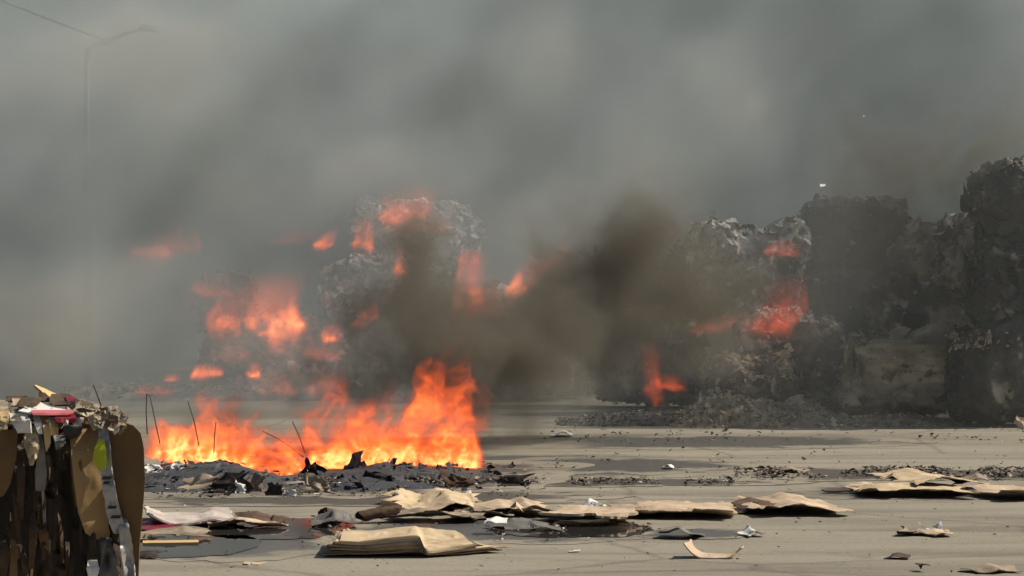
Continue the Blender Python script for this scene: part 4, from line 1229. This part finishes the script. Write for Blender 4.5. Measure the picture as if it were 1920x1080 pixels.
def main_fire():
    yc = 23.9
    s = F_PX / yc
    # photo columns: top of flame and foot of flame
    cols = np.array([(262, 806, 832), (300, 808, 838), (345, 818, 848), (385, 765, 856), (405, 748, 860), (430, 768, 868), (470, 778, 880), (510, 765, 888), (540, 735, 888), (575, 706, 882), (598, 700, 872), (640, 740, 868), (690, 735, 868), (735, 705, 868), (775, 655, 868), (800, 690, 868), (850, 695, 872), (882, 705, 874), (897, 760, 876), (905, 850, 876)], float)
    X = (cols[:, 0] - 960) / s
    top = CAM_H - (cols[:, 1] - HOR) / s
    top = top + 0.18 * (top - 0.1)
    foot = CAM_H - (cols[:, 2] - HOR) / s
    bmin, bmax = (float(X[0]) - 0.1, 22.4, 0.0), (float(X[-1]) + 0.25, 25.0, float(top.max()) + 0.15)
    G = grid(bmin, bmax, (0.0165, 0.05, 0.0165))
    x, y, z = G[..., 0], G[..., 1], G[..., 2]
    w = fbm(np.stack([x * 2.6, y * 2.2, z * 2.4], -1), 3, 4, 0.6)
    w2 = fbm(np.stack([x * 7, y * 6, z * 6], -1), 3, 8, 0.6)
    w3 = fbm(np.stack([x * 2.6 + 9, y * 2.2, z * 2.4], -1), 3, 14, 0.6)
    lift = np.clip(z * 2.2, 0.12, 1.3)
    xs = x + (0.30 * w + 0.09 * w2) * lift - 0.16 * np.clip(z - 0.1, 0, 2)
    zs = z + (0.26 * w3 + 0.07 * w2) * lift
    t = np.interp(xs, X, top)
    f = np.interp(xs, X, foot) - 0.04 + 0.05 * w
    tong = vnoise(np.stack([xs * 5.5, y * 3.0, zs * 1.6], -1), 6)
    hh = np.maximum(t - f, 0.02) * (0.78 + 0.62 * tong)
    zeta = (zs - f) / hh
    fil = ridged(np.stack([xs * 7, y * 5, zs * 6], -1), 3, 3)
    fil2 = ridged(np.stack([xs * 22 + w2 * 2, y * 12, zs * 18], -1), 2, 11)
    a = np.clip(1 - zeta, 0, 1.1)
    body = a ** 0.55 * (0.26 + 0.75 * np.clip(fil, -0.4, 1)) + 0.25 * fil2 * a ** 0.5 - 0.06
    root_ = 0.75 * np.clip(1 - (z - f) / 0.2, 0, 1) * (0.12 + 0.85 * fil2)
    D = np.where((zeta < 1.05) & (z > f - 0.1), np.clip(body + root_, 0, 1), 0)
    yc2 = 23.85 + 0.40 * vnoise(np.stack([xs * 1.7, z * 0.6, z * 0], -1), 17) + 0.14 * w - 0.75 * np.exp(-((x + 2.25) / 0.38) ** 2) * np.clip(1 - z * 2, 0, 1)
    dep = np.exp(-((y - yc2) / 0.15) ** 2) + 0.6 * np.exp(-((y - yc2 - 0.42) / 0.13) ** 2)
    D = D * np.clip(dep, 0, 1) * sstep(X[0] - 0.05, X[0] + 0.15, xs) * (1 - sstep(X[-1] - 0.1, X[-1] + 0.05, xs))
    D = D * edge_fade(G, bmin, bmax, ((0.05, 0.05), (0.1, 0.1), (0, 0.05)))
    o = volume('fire', D, bmin, bmax, FIRE)
    tag(o, 'wide bright orange fire burning along the ash heap', 'fire', kind='stuff')


def fire(px0, px1, py_top, py_foot, y, label, seed, amp=1.0, lean=0.0, step=0.035, slope=0.0):
    s = F_PX / y
    a0, a1 = at(px0, py_foot, y), at(px1, py_top, y)
    w, h = a1.x - a0.x, a1.z - a0.z
    sl = slope / s
    bmin = (a0.x - 0.15 * w - 0.05, y - 0.32, max(0.0, a0.z - 0.08 - 0.55 * h + min(0, sl)))
    bmax = (a1.x + 0.15 * w + 0.05, y + 0.32, a1.z + 0.15 * h + max(0, sl))
    G = grid(bmin, bmax, (step, 0.08, step))
    x, yy, z = G[..., 0], G[..., 1], G[..., 2]
    O = seed * 5.3
    wq = fbm(np.stack([x * 2.0 + O, yy * 2.0, z * 1.8], -1), 4, seed % 20, 0.6)
    wr = fbm(np.stack([x * 6 + O, yy * 4, z * 5], -1), 3, (seed + 7) % 20)
    u = (x + 0.35 * w * wq + 0.06 * wr - a0.x - lean * (z - a0.z)) / w
    zf = a0.z + sl * np.clip(u, 0, 1) + 0.5 * h * wq + 0.12 * h * wr
    prof = np.clip(4 * u * (1 - u), 0, 1) ** 0.35
    hh = h * prof * (0.7 + 0.9 * vnoise(np.stack([u * 5 + O, yy * 3, z * 0.8], -1), seed % 20)) + 1e-3
    zeta = (z - zf) / np.maximum(hh, 0.02)
    fil = ridged(np.stack([x * 5 + O + wr, yy * 4, z * 3.5 + wq], -1), 3, seed % 20)
    a = np.clip(1 - zeta, 0, 1) * sstep(-0.6, 0.25, zeta)
    D = np.where((u > 0) & (u < 1), a ** 0.9 * (0.28 + 0.95 * fil), 0) * np.clip(8 * u * (1 - u), 0, 1)
    halo = 0.26 * np.clip(1 - ((u - 0.5) / 0.5) ** 2, 0, 1) * np.clip(1 - ((z - a0.z - 0.4 * h) / (0.75 * h)) ** 2, 0, 1)
    D = np.maximum(np.clip(D, 0, 1), halo) * np.exp(-((yy - y) / 0.2) ** 2) * amp
    D = D * edge_fade(G, bmin, bmax, ((0.05, 0.05), (0.05, 0.05), (0.12, 0.05)))
    o = volume('fire', np.clip(D, 0, 1), bmin, bmax, FIRE_FAR)
    tag(o, label, 'fire', kind='stuff')


main_fire()
for k, a in enumerate((
        (455, 580, 518, 612, 41.6, 'brightest far fire, on a grey bale of the left pile', 1.0, 0.0, 0),
        (385, 455, 540, 612, 41.7, 'fainter fire left of the brightest far one', 0.7, 0.3, 0),
        (700, 820, 350, 408, 43.2, 'fire on top of the left pile', 0.7, 0.6, 0),
        (655, 700, 408, 456, 42.9, 'small fire on the left shoulder of the topmost pale bale', 0.7, 0.0, 0),
        (735, 765, 458, 510, 42.2, 'small yellowish fire on the face of the left pile', 0.9, 0.0, 0),
        (585, 625, 432, 462, 46.5, 'small red fire alone in smoke left of the pile top', 1.0, 0.6, 0),
        (225, 380, 432, 480, 49.0, 'long faint fire streak far at the left', 0.6, 0.4, 30),
        (655, 700, 560, 610, 41.5, 'slanting fire between the pile and the dark plume', 0.8, 0.8, 14),
        (598, 645, 606, 636, 41.5, 'small fire low in the gap of the left pile', 0.9, 0.0, 0),
        (352, 412, 684, 708, 40.5, 'low bright strip of fire at the foot of the left pile', 1.0, 0.3, 12),
        (458, 487, 680, 702, 40.2, 'tiny bright fire right of the low strip', 1.0, 0.0, 0),
        (560, 640, 690, 728, 39.5, 'faint pink fire behind the main fire', 0.45, 0.3, 0),
        (300, 335, 700, 712, 41.0, 'tiny ember fire at the far left foot', 0.8, 0.0, 0),
        (842, 905, 478, 578, 40.2, 'left one of the twin fires beside the dark plume', 0.95, 0.2, 0),
        (942, 1018, 482, 555, 40.6, 'right one of the twin fires beside the dark plume', 0.85, 0.5, 10),
        (1385, 1495, 520, 614, 34.2, 'red fire between the bales right of centre', 0.42, 0.5, 30),
        (1430, 1495, 450, 474, 36.0, 'thin fire on the right of the pale topmost bale', 0.45, 0.0, 0),
        (1200, 1245, 640, 726, 36.5, 'narrow fire behind the dark smoke', 0.5, -0.1, 0),
        (1235, 1285, 700, 726, 36.4, 'low fire right of the narrow one', 0.5, -0.3, 0),
        (360, 440, 512, 552, 44.0, 'faint pink fire at the upper left corner of the left pile', 0.4, 0.2, 0),
        (570, 640, 630, 672, 41.2, 'hazy pink fire in the lower gap of the left pile', 0.4, 0.2, 0),
        (400, 470, 640, 668, 41.3, 'dim fire low on the grey bale', 0.3, 0.2, 0),
        (760, 850, 395, 432, 43.0, 'faint fire along the top right of the left pile', 0.35, 0.5, 0),
        (868, 960, 520, 585, 40.0, 'dim red glow between the twin fires', 0.35, 0.2, 0),
        (1000, 1060, 455, 500, 41.0, 'faint fire right above the twin fires', 0.35, 0.6, 0),
        (500, 600, 425, 455, 47.0, 'dim red smear left of the small red fire', 0.3, 0.3, 8),
        (1290, 1400, 585, 622, 35.2, 'dim red fire on the left of the burning stack', 0.4, 0.4, 10),
        (240, 330, 718, 736, 41.5, 'dim glow along the far left litter', 0.4, 0.2, 0),
        (470, 560, 700, 735, 38.8, 'hazy fire low behind the main flames', 0.4, 0.2, 0),
        (896, 968, 820, 834, 28.2, 'small low fire on the ground right of the main fire', 0.5, 0.0, 0))):
    fire(a[0], a[1], a[2], a[3], a[4], a[5], 3 + k, a[6], a[7], 0.04, a[8])
